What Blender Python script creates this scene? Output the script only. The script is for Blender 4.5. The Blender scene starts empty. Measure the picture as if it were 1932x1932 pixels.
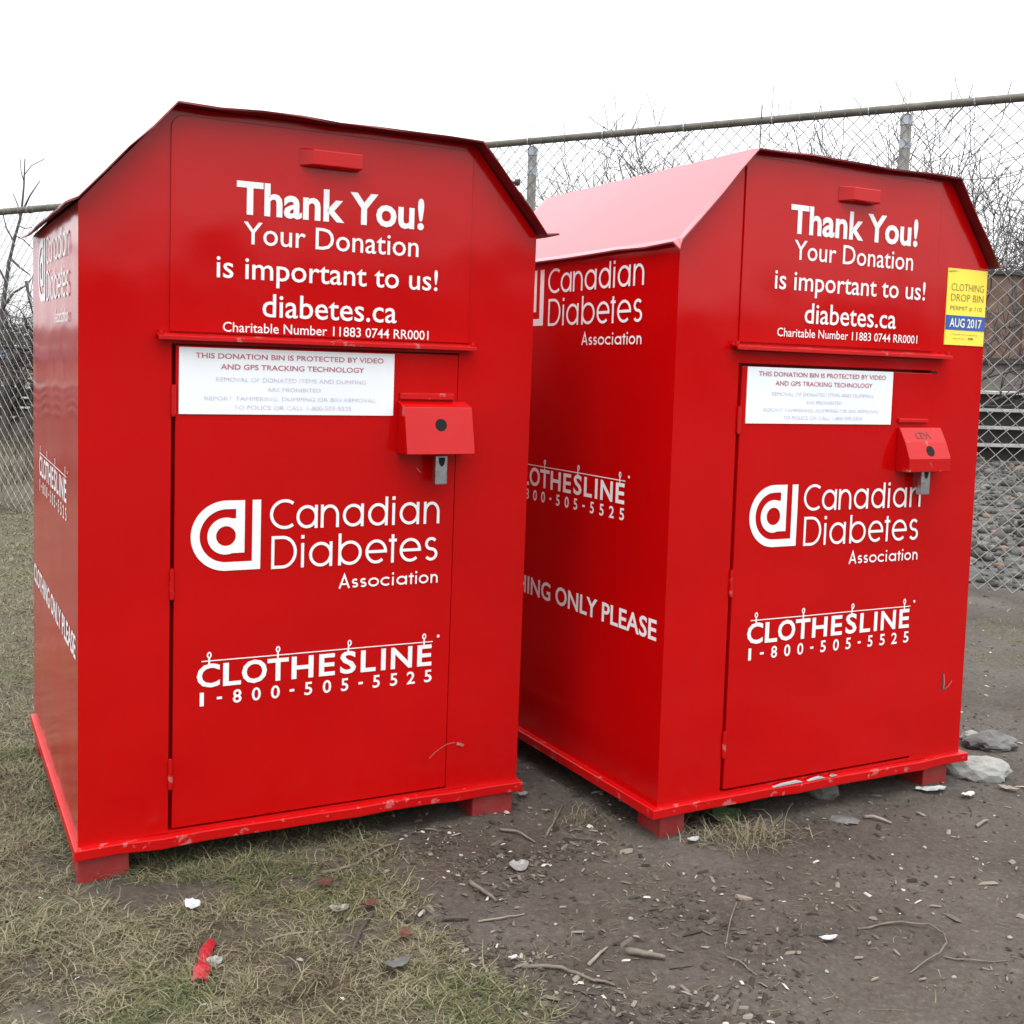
import bpy, bmesh, math, random
import numpy as np
from mathutils import Matrix, Vector

sc = bpy.context.scene
COL = sc.collection

# ------------------------------------------------------------------ camera
F_PX, IMG, PITCH, ROLL, CAM_H, CY = 2180.8764, 1932.0, -0.0864, -0.0330, 1.3218, 875.97
RC = Matrix.Rotation(PITCH, 3, 'X') @ Matrix.Rotation(ROLL, 3, 'Y')
CAM = Vector((0, 0, CAM_H))
cam_data = bpy.data.cameras.new('camera')
cam = bpy.data.objects.new('camera', cam_data)
COL.objects.link(cam)
cam.matrix_world = Matrix.Translation(CAM) @ (RC @ Matrix.Rotation(math.pi / 2, 3, 'X')).to_4x4()
cam_data.sensor_width = 36.0
cam_data.lens = 36.0 * F_PX / IMG
cam_data.shift_y = -(IMG / 2 - CY) / IMG
cam_data.clip_start = 0.05
cam_data.clip_end = 1000
sc.camera = cam

# ------------------------------------------------------------------ sky, sun, exposure
SUN_EL, SUN_AZ = math.radians(72), math.radians(192)        # behind the camera, a little left
world = bpy.data.worlds.new('World')
sc.world = world
world.use_nodes = True
wn, wl = world.node_tree.nodes, world.node_tree.links
bg = wn['Background']
sky = wn.new('ShaderNodeTexSky')
sky.sky_type = 'NISHITA'
sky.sun_disc = False
sky.sun_elevation = SUN_EL
sky.sun_rotation = SUN_AZ
sky.air_density = 1.0
sky.dust_density = 4.0
hsv = wn.new('ShaderNodeHueSaturation')
hsv.inputs['Saturation'].default_value = 0.12
wl.new(sky.outputs[0], hsv.inputs['Color'])
cmix = wn.new('ShaderNodeMix'); cmix.data_type = 'RGBA'
cmix.inputs[0].default_value = 0.75                          # an even cloud deck over the clear-sky gradient
cmix.inputs[7].default_value = (11.0, 11.2, 11.5, 1)
wl.new(hsv.outputs[0], cmix.inputs[6])
wtc = wn.new('ShaderNodeTexCoord'); wsep = wn.new('ShaderNodeSeparateXYZ')
wl.new(wtc.outputs['Generated'], wsep.inputs[0])
wmr = wn.new('ShaderNodeMapRange')                           # an overcast sky is about three times brighter overhead than at the horizon
wmr.inputs['From Min'].default_value = 0.0; wmr.inputs['From Max'].default_value = 1.0
wmr.inputs['To Min'].default_value = 0.80; wmr.inputs['To Max'].default_value = 2.5
wl.new(wsep.outputs['Z'], wmr.inputs['Value'])
wmul = wn.new('ShaderNodeVectorMath'); wmul.operation = 'SCALE'
wl.new(cmix.outputs[2], wmul.inputs[0]); wl.new(wmr.outputs[0], wmul.inputs['Scale'])
wl.new(wmul.outputs[0], bg.inputs['Color'])
bg.inputs['Strength'].default_value = 0.15
sun_data = bpy.data.lights.new('sun', 'SUN')
sun_data.energy = 0.7
sun_data.angle = math.radians(28)
sun_data.color = (1.0, 0.97, 0.93)
sun = bpy.data.objects.new('sun', sun_data)
COL.objects.link(sun)
sun_dir = Vector((math.sin(SUN_AZ) * math.cos(SUN_EL), math.cos(SUN_AZ) * math.cos(SUN_EL), math.sin(SUN_EL)))
sun.rotation_euler = sun_dir.to_track_quat('Z', 'Y').to_euler()
sun.location = sun_dir * 30
sc.view_settings.view_transform = 'Standard'
sc.view_settings.look = 'None'
sc.view_settings.exposure = 0.0
sc.view_settings.gamma = 1.0
sc.cycles.max_bounces = 6
sc.cycles.use_denoising = True

# ------------------------------------------------------------------ noise
def _hash(ix, iy, s):
    a = (ix * 374761393 + iy * 668265263 + s * 1442695041) & 0xffffffff
    a = ((a ^ (a >> 13)) * 1274126177) & 0xffffffff
    return ((a ^ (a >> 16)) & 0xffff) / 65535.0
def vnoise(x, y, s=0):
    x = np.asarray(x, float); y = np.asarray(y, float)
    fx, fy = np.floor(x), np.floor(y)
    ix, iy = fx.astype(np.int64), fy.astype(np.int64)
    u, v = x - fx, y - fy
    u = u * u * (3 - 2 * u); v = v * v * (3 - 2 * v)
    a, b = _hash(ix, iy, s), _hash(ix + 1, iy, s)
    c, d = _hash(ix, iy + 1, s), _hash(ix + 1, iy + 1, s)
    return (a * (1 - u) + b * u) * (1 - v) + (c * (1 - u) + d * u) * v
def fbm(x, y, o=3, s=0):
    t, a, n = 0, 1.0, 0
    for k in range(o):
        t = t + a * vnoise(np.asarray(x) * 2 ** k, np.asarray(y) * 2 ** k, s + k); n += a; a *= .5
    return t / n
def sstep(a, b, x):
    t = np.clip((x - a) / (b - a), 0, 1)
    return t * t * (3 - 2 * t)

GZ = 0.04
FEET = []
for fx0, fy0, fa, us in ((-1.0069, 2.6693, .4822, (.06, 1.11)), (.4231, 3.0389, .4953, (.055, 1.083))):
    for u in us:
        for v in (.04, 1.0):
            FEET.append((fx0 + u * math.cos(fa) - v * math.sin(fa), fy0 + u * math.sin(fa) + v * math.cos(fa)))
def gz(x, y):
    """height of the yard"""
    x = np.asarray(x, float); y = np.asarray(y, float)
    near = 1 - sstep(12, 40, np.hypot(x, y))
    heap = 0
    for fx, fy in FEET:
        heap = heap + np.exp(-((x - fx) ** 2 + (y - fy) ** 2) / .0095)
    heap = np.minimum(heap, 1) * (.002 + .014 * fbm(x * 19, y * 19, 2, 23))
    return GZ + heap + near * (0.030 * (fbm(x * 1.3, y * 1.3, 2, 3) - .5) + 0.016 * (fbm(x * 6, y * 6, 2, 9) - .5)
                        + 0.014 * (fbm(x * 22, y * 22, 2, 17) - .5))
BARE = [(-.80, 2.62, .10), (-.92, 2.66, .09), (-.70, 2.66, .08), (-.48, 2.72, .09), (-.30, 2.48, .10), (-.42, 2.36, .07)]
def grass_mask(x, y):
    x = np.asarray(x, float); y = np.asarray(y, float)
    xb = np.maximum(-.10 - .42 * (y - 2.35), -1.0)
    m = sstep(-.22, .22, (xb - x) + (fbm(x * 2.3, y * 2.3, 2, 31) - .5) * .8 + (fbm(x * 8, y * 8, 2, 41) - .5) * .35)
    m = m * (.45 + .55 * sstep(.35, .55, fbm(x * 4.5 + 7, y * 4.5, 2, 53)))
    p = np.exp(-(((x - 2.25) / .5) ** 2 + ((y - 5.6) / .5) ** 2)) * .8 * (fbm(x * 6, y * 6, 2, 61) > .45)
    for bx, by, br in BARE:
        m = m * (1 - .9 * np.exp(-(((x - bx) ** 2 + ((y - by) * 1.4) ** 2) / br ** 2) * (.6 + .8 * fbm(x * 14, y * 14, 2, 67))))
    return np.clip(np.maximum(m, p), 0, 1)

def ray(px, py):
    return RC @ Vector(((px - IMG / 2) / F_PX, 1, -(py - CY) / F_PX))
def G(px, py, z=None):
    """the point of the yard that the photograph shows at (px, py), on its 1932 grid"""
    v = ray(px, py)
    zz = GZ if z is None else z
    for _ in range(3):
        p = CAM + v * ((zz - CAM_H) / v.z)
        if z is None: zz = float(gz(p.x, p.y))
    return Vector((p.x, p.y, zz))

# ------------------------------------------------------------------ mesh helpers
class MB:
    def __init__(s): s.v, s.f, s.m = [], [], []
    def add(s, vs, fs, mi=0):
        o = len(s.v); s.v += [tuple(p) for p in vs]
        for q in fs: s.f.append([i + o for i in q]); s.m.append(mi)
    def box(s, a, b, mi=0):
        (x0, y0, z0), (x1, y1, z1) = a, b
        s.add([(x0, y0, z0), (x1, y0, z0), (x1, y1, z0), (x0, y1, z0), (x0, y0, z1), (x1, y0, z1), (x1, y1, z1), (x0, y1, z1)],
              [(0, 3, 2, 1), (4, 5, 6, 7), (0, 1, 5, 4), (1, 2, 6, 5), (2, 3, 7, 6), (3, 0, 4, 7)], mi)
    def prism(s, prof, y0, y1, mi=0, axis='y'):
        """profile of (a, b) points extruded along y (a=x, b=z) or along x (a=y, b=z)"""
        n = len(prof)
        P = (lambda a, b, t: (a, t, b)) if axis == 'y' else (lambda a, b, t: (t, a, b))
        s.add([P(a, b, y0) for a, b in prof] + [P(a, b, y1) for a, b in prof],
              [tuple(range(n)), tuple(range(2 * n - 1, n - 1, -1))] + [(i, i + n, (i + 1) % n + n, (i + 1) % n) for i in range(n)], mi)
    def tube(s, pts, rad, n=6, mi=0, cap=True):
        pts = [Vector(p) for p in pts]
        if not hasattr(rad, '__len__'): rad = [rad] * len(pts)
        o = len(s.v); ref = None
        for i, p in enumerate(pts):
            t = (pts[min(i + 1, len(pts) - 1)] - pts[max(i - 1, 0)])
            if t.length < 1e-9: t = Vector((0, 0, 1))
            t.normalize()
            if ref is None: ref = Vector((1, 0, 0)) if abs(t.x) < .8 else Vector((0, 1, 0))
            u = (ref - t * ref.dot(t))
            if u.length < 1e-6: u = t.orthogonal()
            u.normalize(); ref = u; w = t.cross(u)
            for k in range(n):
                a = 2 * math.pi * k / n
                q = p + (u * math.cos(a) + w * math.sin(a)) * rad[i]
                s.v.append((q.x, q.y, q.z))
        for i in range(len(pts) - 1):
            for k in range(n):
                a, b = o + i * n + k, o + i * n + (k + 1) % n
                s.f.append([a, b, b + n, a + n]); s.m.append(mi)
        if cap and n > 2:
            s.f.append([o + k for k in range(n)][::-1]); s.m.append(mi)
            s.f.append([o + (len(pts) - 1) * n + k for k in range(n)]); s.m.append(mi)
    def cyl(s, a, b, r, n=16, mi=0): s.tube([a, b], r, n, mi)
    def build(s, name, mats, parent=None, smooth=False, bevel=0, loc=None):
        me = bpy.data.meshes.new(name)
        me.from_pydata(s.v, [], s.f); me.validate()
        bm = bmesh.new(); bm.from_mesh(me); bmesh.ops.recalc_face_normals(bm, faces=bm.faces); bm.to_mesh(me); bm.free()
        mats = mats if isinstance(mats, (list, tuple)) else [mats]
        for m in mats: me.materials.append(m)
        if len(mats) > 1: me.polygons.foreach_set('material_index', s.m[:len(me.polygons)])
        if smooth: me.polygons.foreach_set('use_smooth', [True] * len(me.polygons))
        o = bpy.data.objects.new(name, me); COL.objects.link(o)
        if parent: o.parent = parent
        if loc is not None: o.location = loc
        if bevel:
            b = o.modifiers.new('bevel', 'BEVEL'); b.width = bevel; b.segments = 2; b.limit_method = 'ANGLE'
        return o
def np_mesh(name, V, Fq, mat, attr=None, parent=None, smooth=False):
    me = bpy.data.meshes.new(name)
    nv, nf, k = len(V), len(Fq), Fq.shape[1]
    me.vertices.add(nv); me.vertices.foreach_set('co', np.asarray(V, np.float32).ravel())
    me.loops.add(nf * k); me.loops.foreach_set('vertex_index', np.asarray(Fq, np.int32).ravel())
    me.polygons.add(nf); me.polygons.foreach_set('loop_start', np.arange(0, nf * k, k, dtype=np.int32))
    if smooth: me.polygons.foreach_set('use_smooth', np.ones(nf, bool))
    me.update(calc_edges=True)
    for an, av in (attr or {}).items():
        at = me.attributes.new(an, 'FLOAT', 'POINT'); at.data.foreach_set('value', np.asarray(av, np.float32))
    me.materials.append(mat)
    o = bpy.data.objects.new(name, me); COL.objects.link(o)
    if parent: o.parent = parent
    return o
def tag(o, label=None, cat=None, group=None, kind=None):
    for k, v in (('label', label), ('category', cat), ('group', group), ('kind', kind)):
        if v: o[k] = v
    return o
def empty(name, loc=(0, 0, 0), rot=None):
    o = bpy.data.objects.new(name, None); COL.objects.link(o)
    o.empty_display_size = .1
    o.location = loc
    if rot is not None: o.rotation_euler = rot.to_euler()
    return o

# ------------------------------------------------------------------ materials
def mat(name, c1, c2=None, rough=.6, scale=6, metallic=0, bump=0, bscale=None, spec=.5, lo=.35, hi=.65, bdist=.01):
    m = bpy.data.materials.new(name); m.use_nodes = True
    nt = m.node_tree; N, L = nt.nodes, nt.links
    b = N['Principled BSDF']
    b.inputs['Base Color'].default_value = (*c1, 1)
    b.inputs['Roughness'].default_value = rough
    b.inputs['Metallic'].default_value = metallic
    b.inputs['Specular IOR Level'].default_value = spec
    tc = N.new('ShaderNodeTexCoord')
    if c2 is not None:
        n = N.new('ShaderNodeTexNoise'); n.inputs['Scale'].default_value = scale; n.inputs['Detail'].default_value = 5
        L.new(tc.outputs['Object'], n.inputs['Vector'])
        r = N.new('ShaderNodeValToRGB')
        r.color_ramp.elements[0].position = lo; r.color_ramp.elements[0].color = (*c1, 1)
        r.color_ramp.elements[1].position = hi; r.color_ramp.elements[1].color = (*c2, 1)
        L.new(n.outputs['Fac'], r.inputs[0]); L.new(r.outputs[0], b.inputs['Base Color'])
    if bump:
        n = N.new('ShaderNodeTexNoise'); n.inputs['Scale'].default_value = bscale or scale; n.inputs['Detail'].default_value = 4
        L.new(tc.outputs['Object'], n.inputs['Vector'])
        bp = N.new('ShaderNodeBump'); bp.inputs['Strength'].default_value = bump; bp.inputs['Distance'].default_value = bdist
        L.new(n.outputs['Fac'], bp.inputs['Height']); L.new(bp.outputs[0], b.inputs['Normal'])
    return m

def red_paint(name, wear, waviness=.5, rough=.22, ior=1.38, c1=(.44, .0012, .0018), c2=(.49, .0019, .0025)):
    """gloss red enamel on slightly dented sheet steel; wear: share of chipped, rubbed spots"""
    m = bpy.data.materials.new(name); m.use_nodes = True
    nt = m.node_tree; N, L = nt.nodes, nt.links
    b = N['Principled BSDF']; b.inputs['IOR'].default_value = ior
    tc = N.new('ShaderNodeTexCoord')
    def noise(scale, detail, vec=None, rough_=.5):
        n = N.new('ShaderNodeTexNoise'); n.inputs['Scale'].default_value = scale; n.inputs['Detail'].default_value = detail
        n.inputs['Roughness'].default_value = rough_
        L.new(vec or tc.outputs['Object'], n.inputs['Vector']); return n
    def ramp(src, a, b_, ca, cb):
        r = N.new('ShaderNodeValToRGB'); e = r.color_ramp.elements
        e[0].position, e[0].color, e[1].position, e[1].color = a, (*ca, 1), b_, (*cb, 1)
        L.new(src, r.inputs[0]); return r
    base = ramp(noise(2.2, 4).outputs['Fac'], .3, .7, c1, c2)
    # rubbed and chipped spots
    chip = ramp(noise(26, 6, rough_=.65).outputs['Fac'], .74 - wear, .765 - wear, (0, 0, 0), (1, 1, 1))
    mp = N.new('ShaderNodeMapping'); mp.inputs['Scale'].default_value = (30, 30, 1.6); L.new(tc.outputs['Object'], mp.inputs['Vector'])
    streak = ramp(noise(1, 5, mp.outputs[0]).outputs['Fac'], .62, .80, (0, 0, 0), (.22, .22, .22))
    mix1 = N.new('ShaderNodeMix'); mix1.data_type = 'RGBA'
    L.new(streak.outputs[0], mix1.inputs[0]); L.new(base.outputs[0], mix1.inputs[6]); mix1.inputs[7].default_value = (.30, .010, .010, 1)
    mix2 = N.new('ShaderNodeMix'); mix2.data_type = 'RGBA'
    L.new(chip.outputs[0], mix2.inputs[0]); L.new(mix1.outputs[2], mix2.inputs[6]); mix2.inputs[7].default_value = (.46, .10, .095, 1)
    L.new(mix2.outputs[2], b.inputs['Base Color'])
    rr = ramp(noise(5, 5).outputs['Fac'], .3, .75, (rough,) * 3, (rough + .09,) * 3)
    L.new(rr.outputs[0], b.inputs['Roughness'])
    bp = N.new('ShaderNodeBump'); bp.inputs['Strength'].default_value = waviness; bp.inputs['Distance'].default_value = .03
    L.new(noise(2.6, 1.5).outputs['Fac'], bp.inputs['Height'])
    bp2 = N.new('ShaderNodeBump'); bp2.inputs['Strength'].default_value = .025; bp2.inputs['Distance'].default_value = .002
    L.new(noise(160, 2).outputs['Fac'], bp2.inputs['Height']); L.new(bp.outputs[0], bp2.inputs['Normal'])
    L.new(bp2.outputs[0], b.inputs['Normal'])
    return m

M = {
    'red': red_paint('red_enamel', 0.0, .26, .085),
    'red_worn': red_paint('worn_red_enamel', .13, .25, .3),
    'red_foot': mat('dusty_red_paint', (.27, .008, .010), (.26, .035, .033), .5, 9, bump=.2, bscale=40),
    'red_roof': red_paint('sky_sheen_roof_enamel', .0, .06, .12, 1.62, (.50, .034, .052), (.54, .044, .064)),  # pinker base puts the sky's sheen into the roof colour
    'red_shaded': mat('shaded_roof_red', (.12, .004, .006), (.17, .007, .010), .5, 12, bump=.1, bscale=50),  # darker red paints overhang shade onto the roof's underside and edges
    'white': mat('white_vinyl', (.86, .86, .86), (.80, .80, .81), .45, 40),
    'paper': mat('white_sign_sheet', (.80, .86, .90), (.86, .90, .92), .4, 3),
    'ink_red': mat('red_print', (.42, .09, .13), (.55, .2, .25), .5, 90),
    'ink_grey': mat('faded_print', (.50, .47, .60), (.68, .66, .76), .5, 60),
    'yellow': mat('yellow_sticker', (.92, .72, .05), (.95, .77, .08), .4, 4),
    'blue': mat('blue_sticker_band', (.02, .08, .36), (.03, .10, .40), .4, 8),
    'ink_olive': mat('sticker_print', (.20, .17, .05), (.38, .32, .08), .5, 70),
    'ink_cream': mat('sticker_band_print', (.85, .85, .65), (.75, .78, .55), .5, 70),
    'hole': mat('dark_hole', (.004, .003, .003), rough=.9),
    'steel': mat('padlock_steel', (.55, .57, .60), (.42, .44, .47), .32, 30, metallic=1, bump=.1, bscale=80),
    'scratch': mat('bare_scratch', (.40, .085, .080), (.46, .16, .145), .5, 40),
    'ink_dark_red': mat('dark_red_letters', (.16, .004, .006), (.22, .01, .01), .4, 60),
    'pipe': mat('weathered_pipe', (.085, .08, .062), (.13, .12, .10), .6, 9, metallic=.2, bump=.1),
    'galv': mat('galvanised_steel', (.30, .34, .38), (.42, .46, .50), .5, 20, metallic=.5, bump=.05),
    'post': mat('weathered_post', (.22, .21, .19), (.30, .29, .27), .55, 12, metallic=.35),
    'wire': mat('galvanised_wire', (.21, .20, .185), (.29, .275, .255), .65, 12),
    'bark': mat('grey_bark', (.055, .048, .045), (.10, .09, .085), .9, 14, bump=.4),
    'twig': mat('grey_twigs', (.055, .048, .046), (.10, .09, .088), .9, 8),
    'rust': mat('rusty_wagon_paint', (.12, .066, .046), (.17, .112, .084), .8, 1.6, bump=.2),
    'rust_grey': mat('grey_brown_wagon_paint', (.115, .10, .086), (.17, .15, .13), .8, 2.0, bump=.2),
    'dark_iron': mat('dark_iron', (.03, .028, .028), (.05, .045, .04), .7, 5),
    'rail_top': mat('pale_steel', (.36, .36, .345), (.46, .46, .44), .6, 6),
    'stone': mat('grey_stone', (.075, .075, .072), (.15, .145, .138), .9, 14, bump=.4, bscale=30),
    'pale_stone': mat('pale_stone', (.20, .20, .185), (.30, .30, .28), .85, 16, bump=.5, bscale=26),
    'film_dull': mat('dull_plastic_film', (.24, .24, .225), (.15, .15, .14), .4, 12, bump=.4, bscale=50),
    'plastic': mat('white_plastic_film', (.46, .48, .48), (.32, .335, .335), .35, 9, bump=.3, bscale=40),
    'wood': mat('pale_chip_wood', (.17, .145, .11), (.25, .22, .175), .8, 30),
    'stick': mat('weathered_stick', (.10, .083, .062), (.16, .138, .108), .9, 40, bump=.3),
    'stick_dark': mat('dark_twig', (.05, .04, .032), (.08, .067, .054), .9, 40, bump=.3),
    'leaf_red': mat('brown_red_leaf', (.065, .018, .011), (.10, .03, .018), .7, 40),
    'leaf_green': mat('dark_green_leaf', (.03, .055, .02), (.05, .085, .03), .5, 25),
    'ribbon': mat('red_strap', (.25, .005, .012), (.32, .012, .02), .4, 20, bump=.4, bscale=60),
    'wood_hill': mat('bare_woodland', (.045, .040, .036), (.085, .078, .070), .95, .9, bump=.8, bscale=1.5),
    'wagon_blue': mat('faded_blue_paint', (.13, .16, .27), (.20, .23, .30), .7, 2),
    'wagon_red': mat('faded_red_paint', (.20, .085, .085), (.26, .14, .13), .7, 2),
    'wagon_white': mat('off_white_paint', (.5, .5, .5), (.56, .56, .56), .7, 2),
}
def attr_ramp(name, attr, stops, rough=.85, spec=.25):
    m = bpy.data.materials.new(name); m.use_nodes = True
    nt = m.node_tree; N, L = nt.nodes, nt.links
    b = N['Principled BSDF']; b.inputs['Roughness'].default_value = rough; b.inputs['Specular IOR Level'].default_value = spec
    a = N.new('ShaderNodeAttribute'); a.attribute_name = attr
    r = N.new('ShaderNodeValToRGB'); e = r.color_ramp.elements
    while len(e) < len(stops): e.new(.5)
    for i, (p, c) in enumerate(stops): e[i].position = p; e[i].color = (*c, 1)
    L.new(a.outputs['Fac'], r.inputs[0]); L.new(r.outputs[0], b.inputs['Base Color'])
    return m
M['grass'] = attr_ramp('dry_grass', 'tint', [(0, (.035, .026, .017)), (.2, (.09, .07, .042)), (.42, (.185, .16, .10)), (.58, (.235, .21, .135)), (.74, (.135, .13, .062)), (.9, (.085, .098, .038)), (1, (.055, .075, .028))])
M['dead_grass'] = attr_ramp('dead_tall_grass', 'tint', [(0, (.035, .029, .021)), (.5, (.10, .085, .06)), (1, (.19, .165, .12))])
M['litter'] = attr_ramp('ground_litter', 'tint', [(0, (.022, .017, .013)), (.4, (.055, .045, .036)), (.65, (.11, .093, .073)), (.88, (.22, .195, .16)), (1, (.42, .39, .34))])
M['rubble'] = attr_ramp('rubble_stone', 'tint', [(0, (.05, .046, .041)), (.5, (.105, .10, .092)), (.82, (.16, .152, .14)), (1, (.20, .13, .09))], .9)

def ground_material():
    m = bpy.data.materials.new('yard_soil'); m.use_nodes = True
    nt = m.node_tree; N, L = nt.nodes, nt.links
    b = N['Principled BSDF']; b.inputs['Roughness'].default_value = .88; b.inputs['Specular IOR Level'].default_value = .25
    g = N.new('ShaderNodeNewGeometry')
    def noise(s, d, r=.55):
        n = N.new('ShaderNodeTexNoise'); n.inputs['Scale'].default_value = s; n.inputs['Detail'].default_value = d; n.inputs['Roughness'].default_value = r
        L.new(g.outputs['Position'], n.inputs['Vector']); return n.outputs['Fac']
    def ramp(src, stops):
        r = N.new('ShaderNodeValToRGB'); e = r.color_ramp.elements
        while len(e) < len(stops): e.new(.5)
        for i, (p, c) in enumerate(stops): e[i].position = p; e[i].color = (*c, 1)
        L.new(src, r.inputs[0]); return r.outputs[0]
    def mix(f, a, c):
        x = N.new('ShaderNodeMix'); x.data_type = 'RGBA'; L.new(f, x.inputs[0]); L.new(a, x.inputs[6]); L.new(c, x.inputs[7]); return x.outputs[2]
    soil = ramp(noise(1.9, 6, .55), [(.32, (.040, .032, .0255)), (.5, (.076, .064, .053)), (.66, (.112, .098, .085))])
    fine = ramp(noise(60, 5, .7), [(.34, (.026, .020, .016)), (.48, (.062, .051, .042)), (.58, (.095, .081, .068)), (.72, (.19, .165, .135))])
    mm = N.new('ShaderNodeMix'); mm.data_type = 'RGBA'; mm.inputs[0].default_value = .38; L.new(soil, mm.inputs[6]); L.new(fine, mm.inputs[7])
    thatch = ramp(noise(42, 6, .75), [(.32, (.025, .020, .013)), (.47, (.062, .053, .033)), (.60, (.115, .10, .06)), (.72, (.065, .07, .030))])
    at = N.new('ShaderNodeAttribute'); at.attribute_name = 'grass'
    c = mix(at.outputs['Fac'], mm.outputs[2], thatch)
    gravel = ramp(noise(9, 6, .7), [(.35, (.035, .034, .032)), (.5, (.075, .072, .068)), (.65, (.12, .115, .108))])
    ag = N.new('ShaderNodeAttribute'); ag.attribute_name = 'gravel'
    c = mix(ag.outputs['Fac'], c, gravel)
    L.new(c, b.inputs['Base Color'])
    bp = N.new('ShaderNodeBump'); bp.inputs['Strength'].default_value = .7; bp.inputs['Distance'].default_value = .012
    L.new(noise(70, 6, .7), bp.inputs['Height']); L.new(bp.outputs[0], b.inputs['Normal'])
    return m

# ------------------------------------------------------------------ ground: one sheet out to the horizon
def axis(segs):
    out = [segs[0][0]]
    for a, b, st in segs:
        n = max(1, int(round((b - a) / st))); out += list(np.linspace(a, b, n + 1)[1:])
    return np.array(out)
gx = axis([(-260, -60, 40), (-60, -10, 5), (-10, -2.2, .26), (-2.2, 3.0, .02), (3.0, 10, .25), (10, 60, 5), (60, 260, 40)])
gy = axis([(-200, -40, 40), (-40, -4, 4), (-4, 1.6, .4), (1.6, 4.6, .02), (4.6, 9, .09), (9, 22, .5), (22, 60, 4), (60, 360, 40)])
XX, YY = np.meshgrid(gx, gy)
ZZ = gz(XX, YY)
nx, ny = len(gx), len(gy)
idx = np.arange(nx * ny).reshape(ny, nx)
Fq = np.stack([idx[:-1, :-1], idx[:-1, 1:], idx[1:, 1:], idx[1:, :-1]], -1).reshape(-1, 4)
def fence_y(x):
    x = np.asarray(x, float)
    return np.where(x > -2.0, 8.9 - .64 * (x - .06), 10.22 - 1.0 * (x + 2.0))
GRAV = sstep(-.2, .6, YY - fence_y(XX)) * sstep(-4.0, -2.5, XX + .0 * YY)
ground = np_mesh('ground', np.stack([XX, YY, ZZ], -1).reshape(-1, 3), Fq, ground_material(),
                 {'grass': grass_mask(XX, YY).ravel() * (1 - GRAV.ravel()), 'gravel': GRAV.ravel()}, smooth=True)
tag(ground, kind='structure')

# ------------------------------------------------------------------ lettering
def font_mesh(ch, off):
    cu = bpy.data.curves.new('lettering', 'FONT'); cu.body = ch; cu.offset = off; cu.resolution_u = 3
    ob = bpy.data.objects.new('lettering', cu); COL.objects.link(ob)
    bpy.context.view_layer.update()
    dg = bpy.context.evaluated_depsgraph_get()
    me = ob.evaluated_get(dg).to_mesh()
    v = [tuple(p.co) for p in me.vertices]; f = [tuple(p.vertices) for p in me.polygons]
    ob.evaluated_get(dg).to_mesh_clear()
    bpy.data.objects.remove(ob); bpy.data.curves.remove(cu)
    return v, f
_fc = {}
def text(mb, s, x0, x1, zb, cap, off=0.0, mi=0, bbox=False):
    """write s between x0 and x1 on baseline zb with capitals cap tall (bbox: fit the glyph's own box instead), in the x-z plane"""
    if (s, off) not in _fc: _fc[(s, off)] = font_mesh(s, off)
    v, f = _fc[(s, off)]
    xs = [p[0] for p in v]; ys = [p[1] for p in v]
    sx = (x1 - x0) / (max(xs) - min(xs))
    if bbox: sz = cap / (max(ys) - min(ys)); zo = zb - min(ys) * sz
    else: sz = cap / .696; zo = zb
    mb.add([(x0 + (p[0] - min(xs)) * sx, 0, zo + p[1] * sz) for p in v], f, mi)
def stroke(mb, pts, w, lift=0.0, closed=False, mi=0):
    """flat ribbon of width w along pts (x, z)"""
    P = [Vector((a, b)) for a, b in pts]; n = len(P); vs = []
    for i in range(n):
        a = P[(i - 1) % n] if (closed or i > 0) else P[i]
        c = P[(i + 1) % n] if (closed or i < n - 1) else P[i]
        t0 = (P[i] - a); t1 = (c - P[i])
        if t0.length < 1e-9: t0 = t1
        if t1.length < 1e-9: t1 = t0
        t0.normalize(); t1.normalize()
        n0 = Vector((-t0.y, t0.x)); n1 = Vector((-t1.y, t1.x)); b = n0 + n1
        b = b / max(.35, b.length_squared) * 2 if b.length > 1e-6 else n0
        vs += [(P[i].x + b.x * w / 2, lift, P[i].y + b.y * w / 2), (P[i].x - b.x * w / 2, lift, P[i].y - b.y * w / 2)]
    fs = [(2 * i, 2 * i + 1, 2 * i + 3, 2 * i + 2) for i in range(n - 1)]
    if closed: fs.append((2 * n - 2, 2 * n - 1, 1, 0))
    mb.add(vs, fs, mi)
def arc(cx, cz, rx, rz, a0, a1, n=24):
    return [(cx + rx * math.cos(math.radians(a0 + (a1 - a0) * i / n)), cz + rz * math.sin(math.radians(a0 + (a1 - a0) * i / n))) for i in range(n + 1)]
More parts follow.
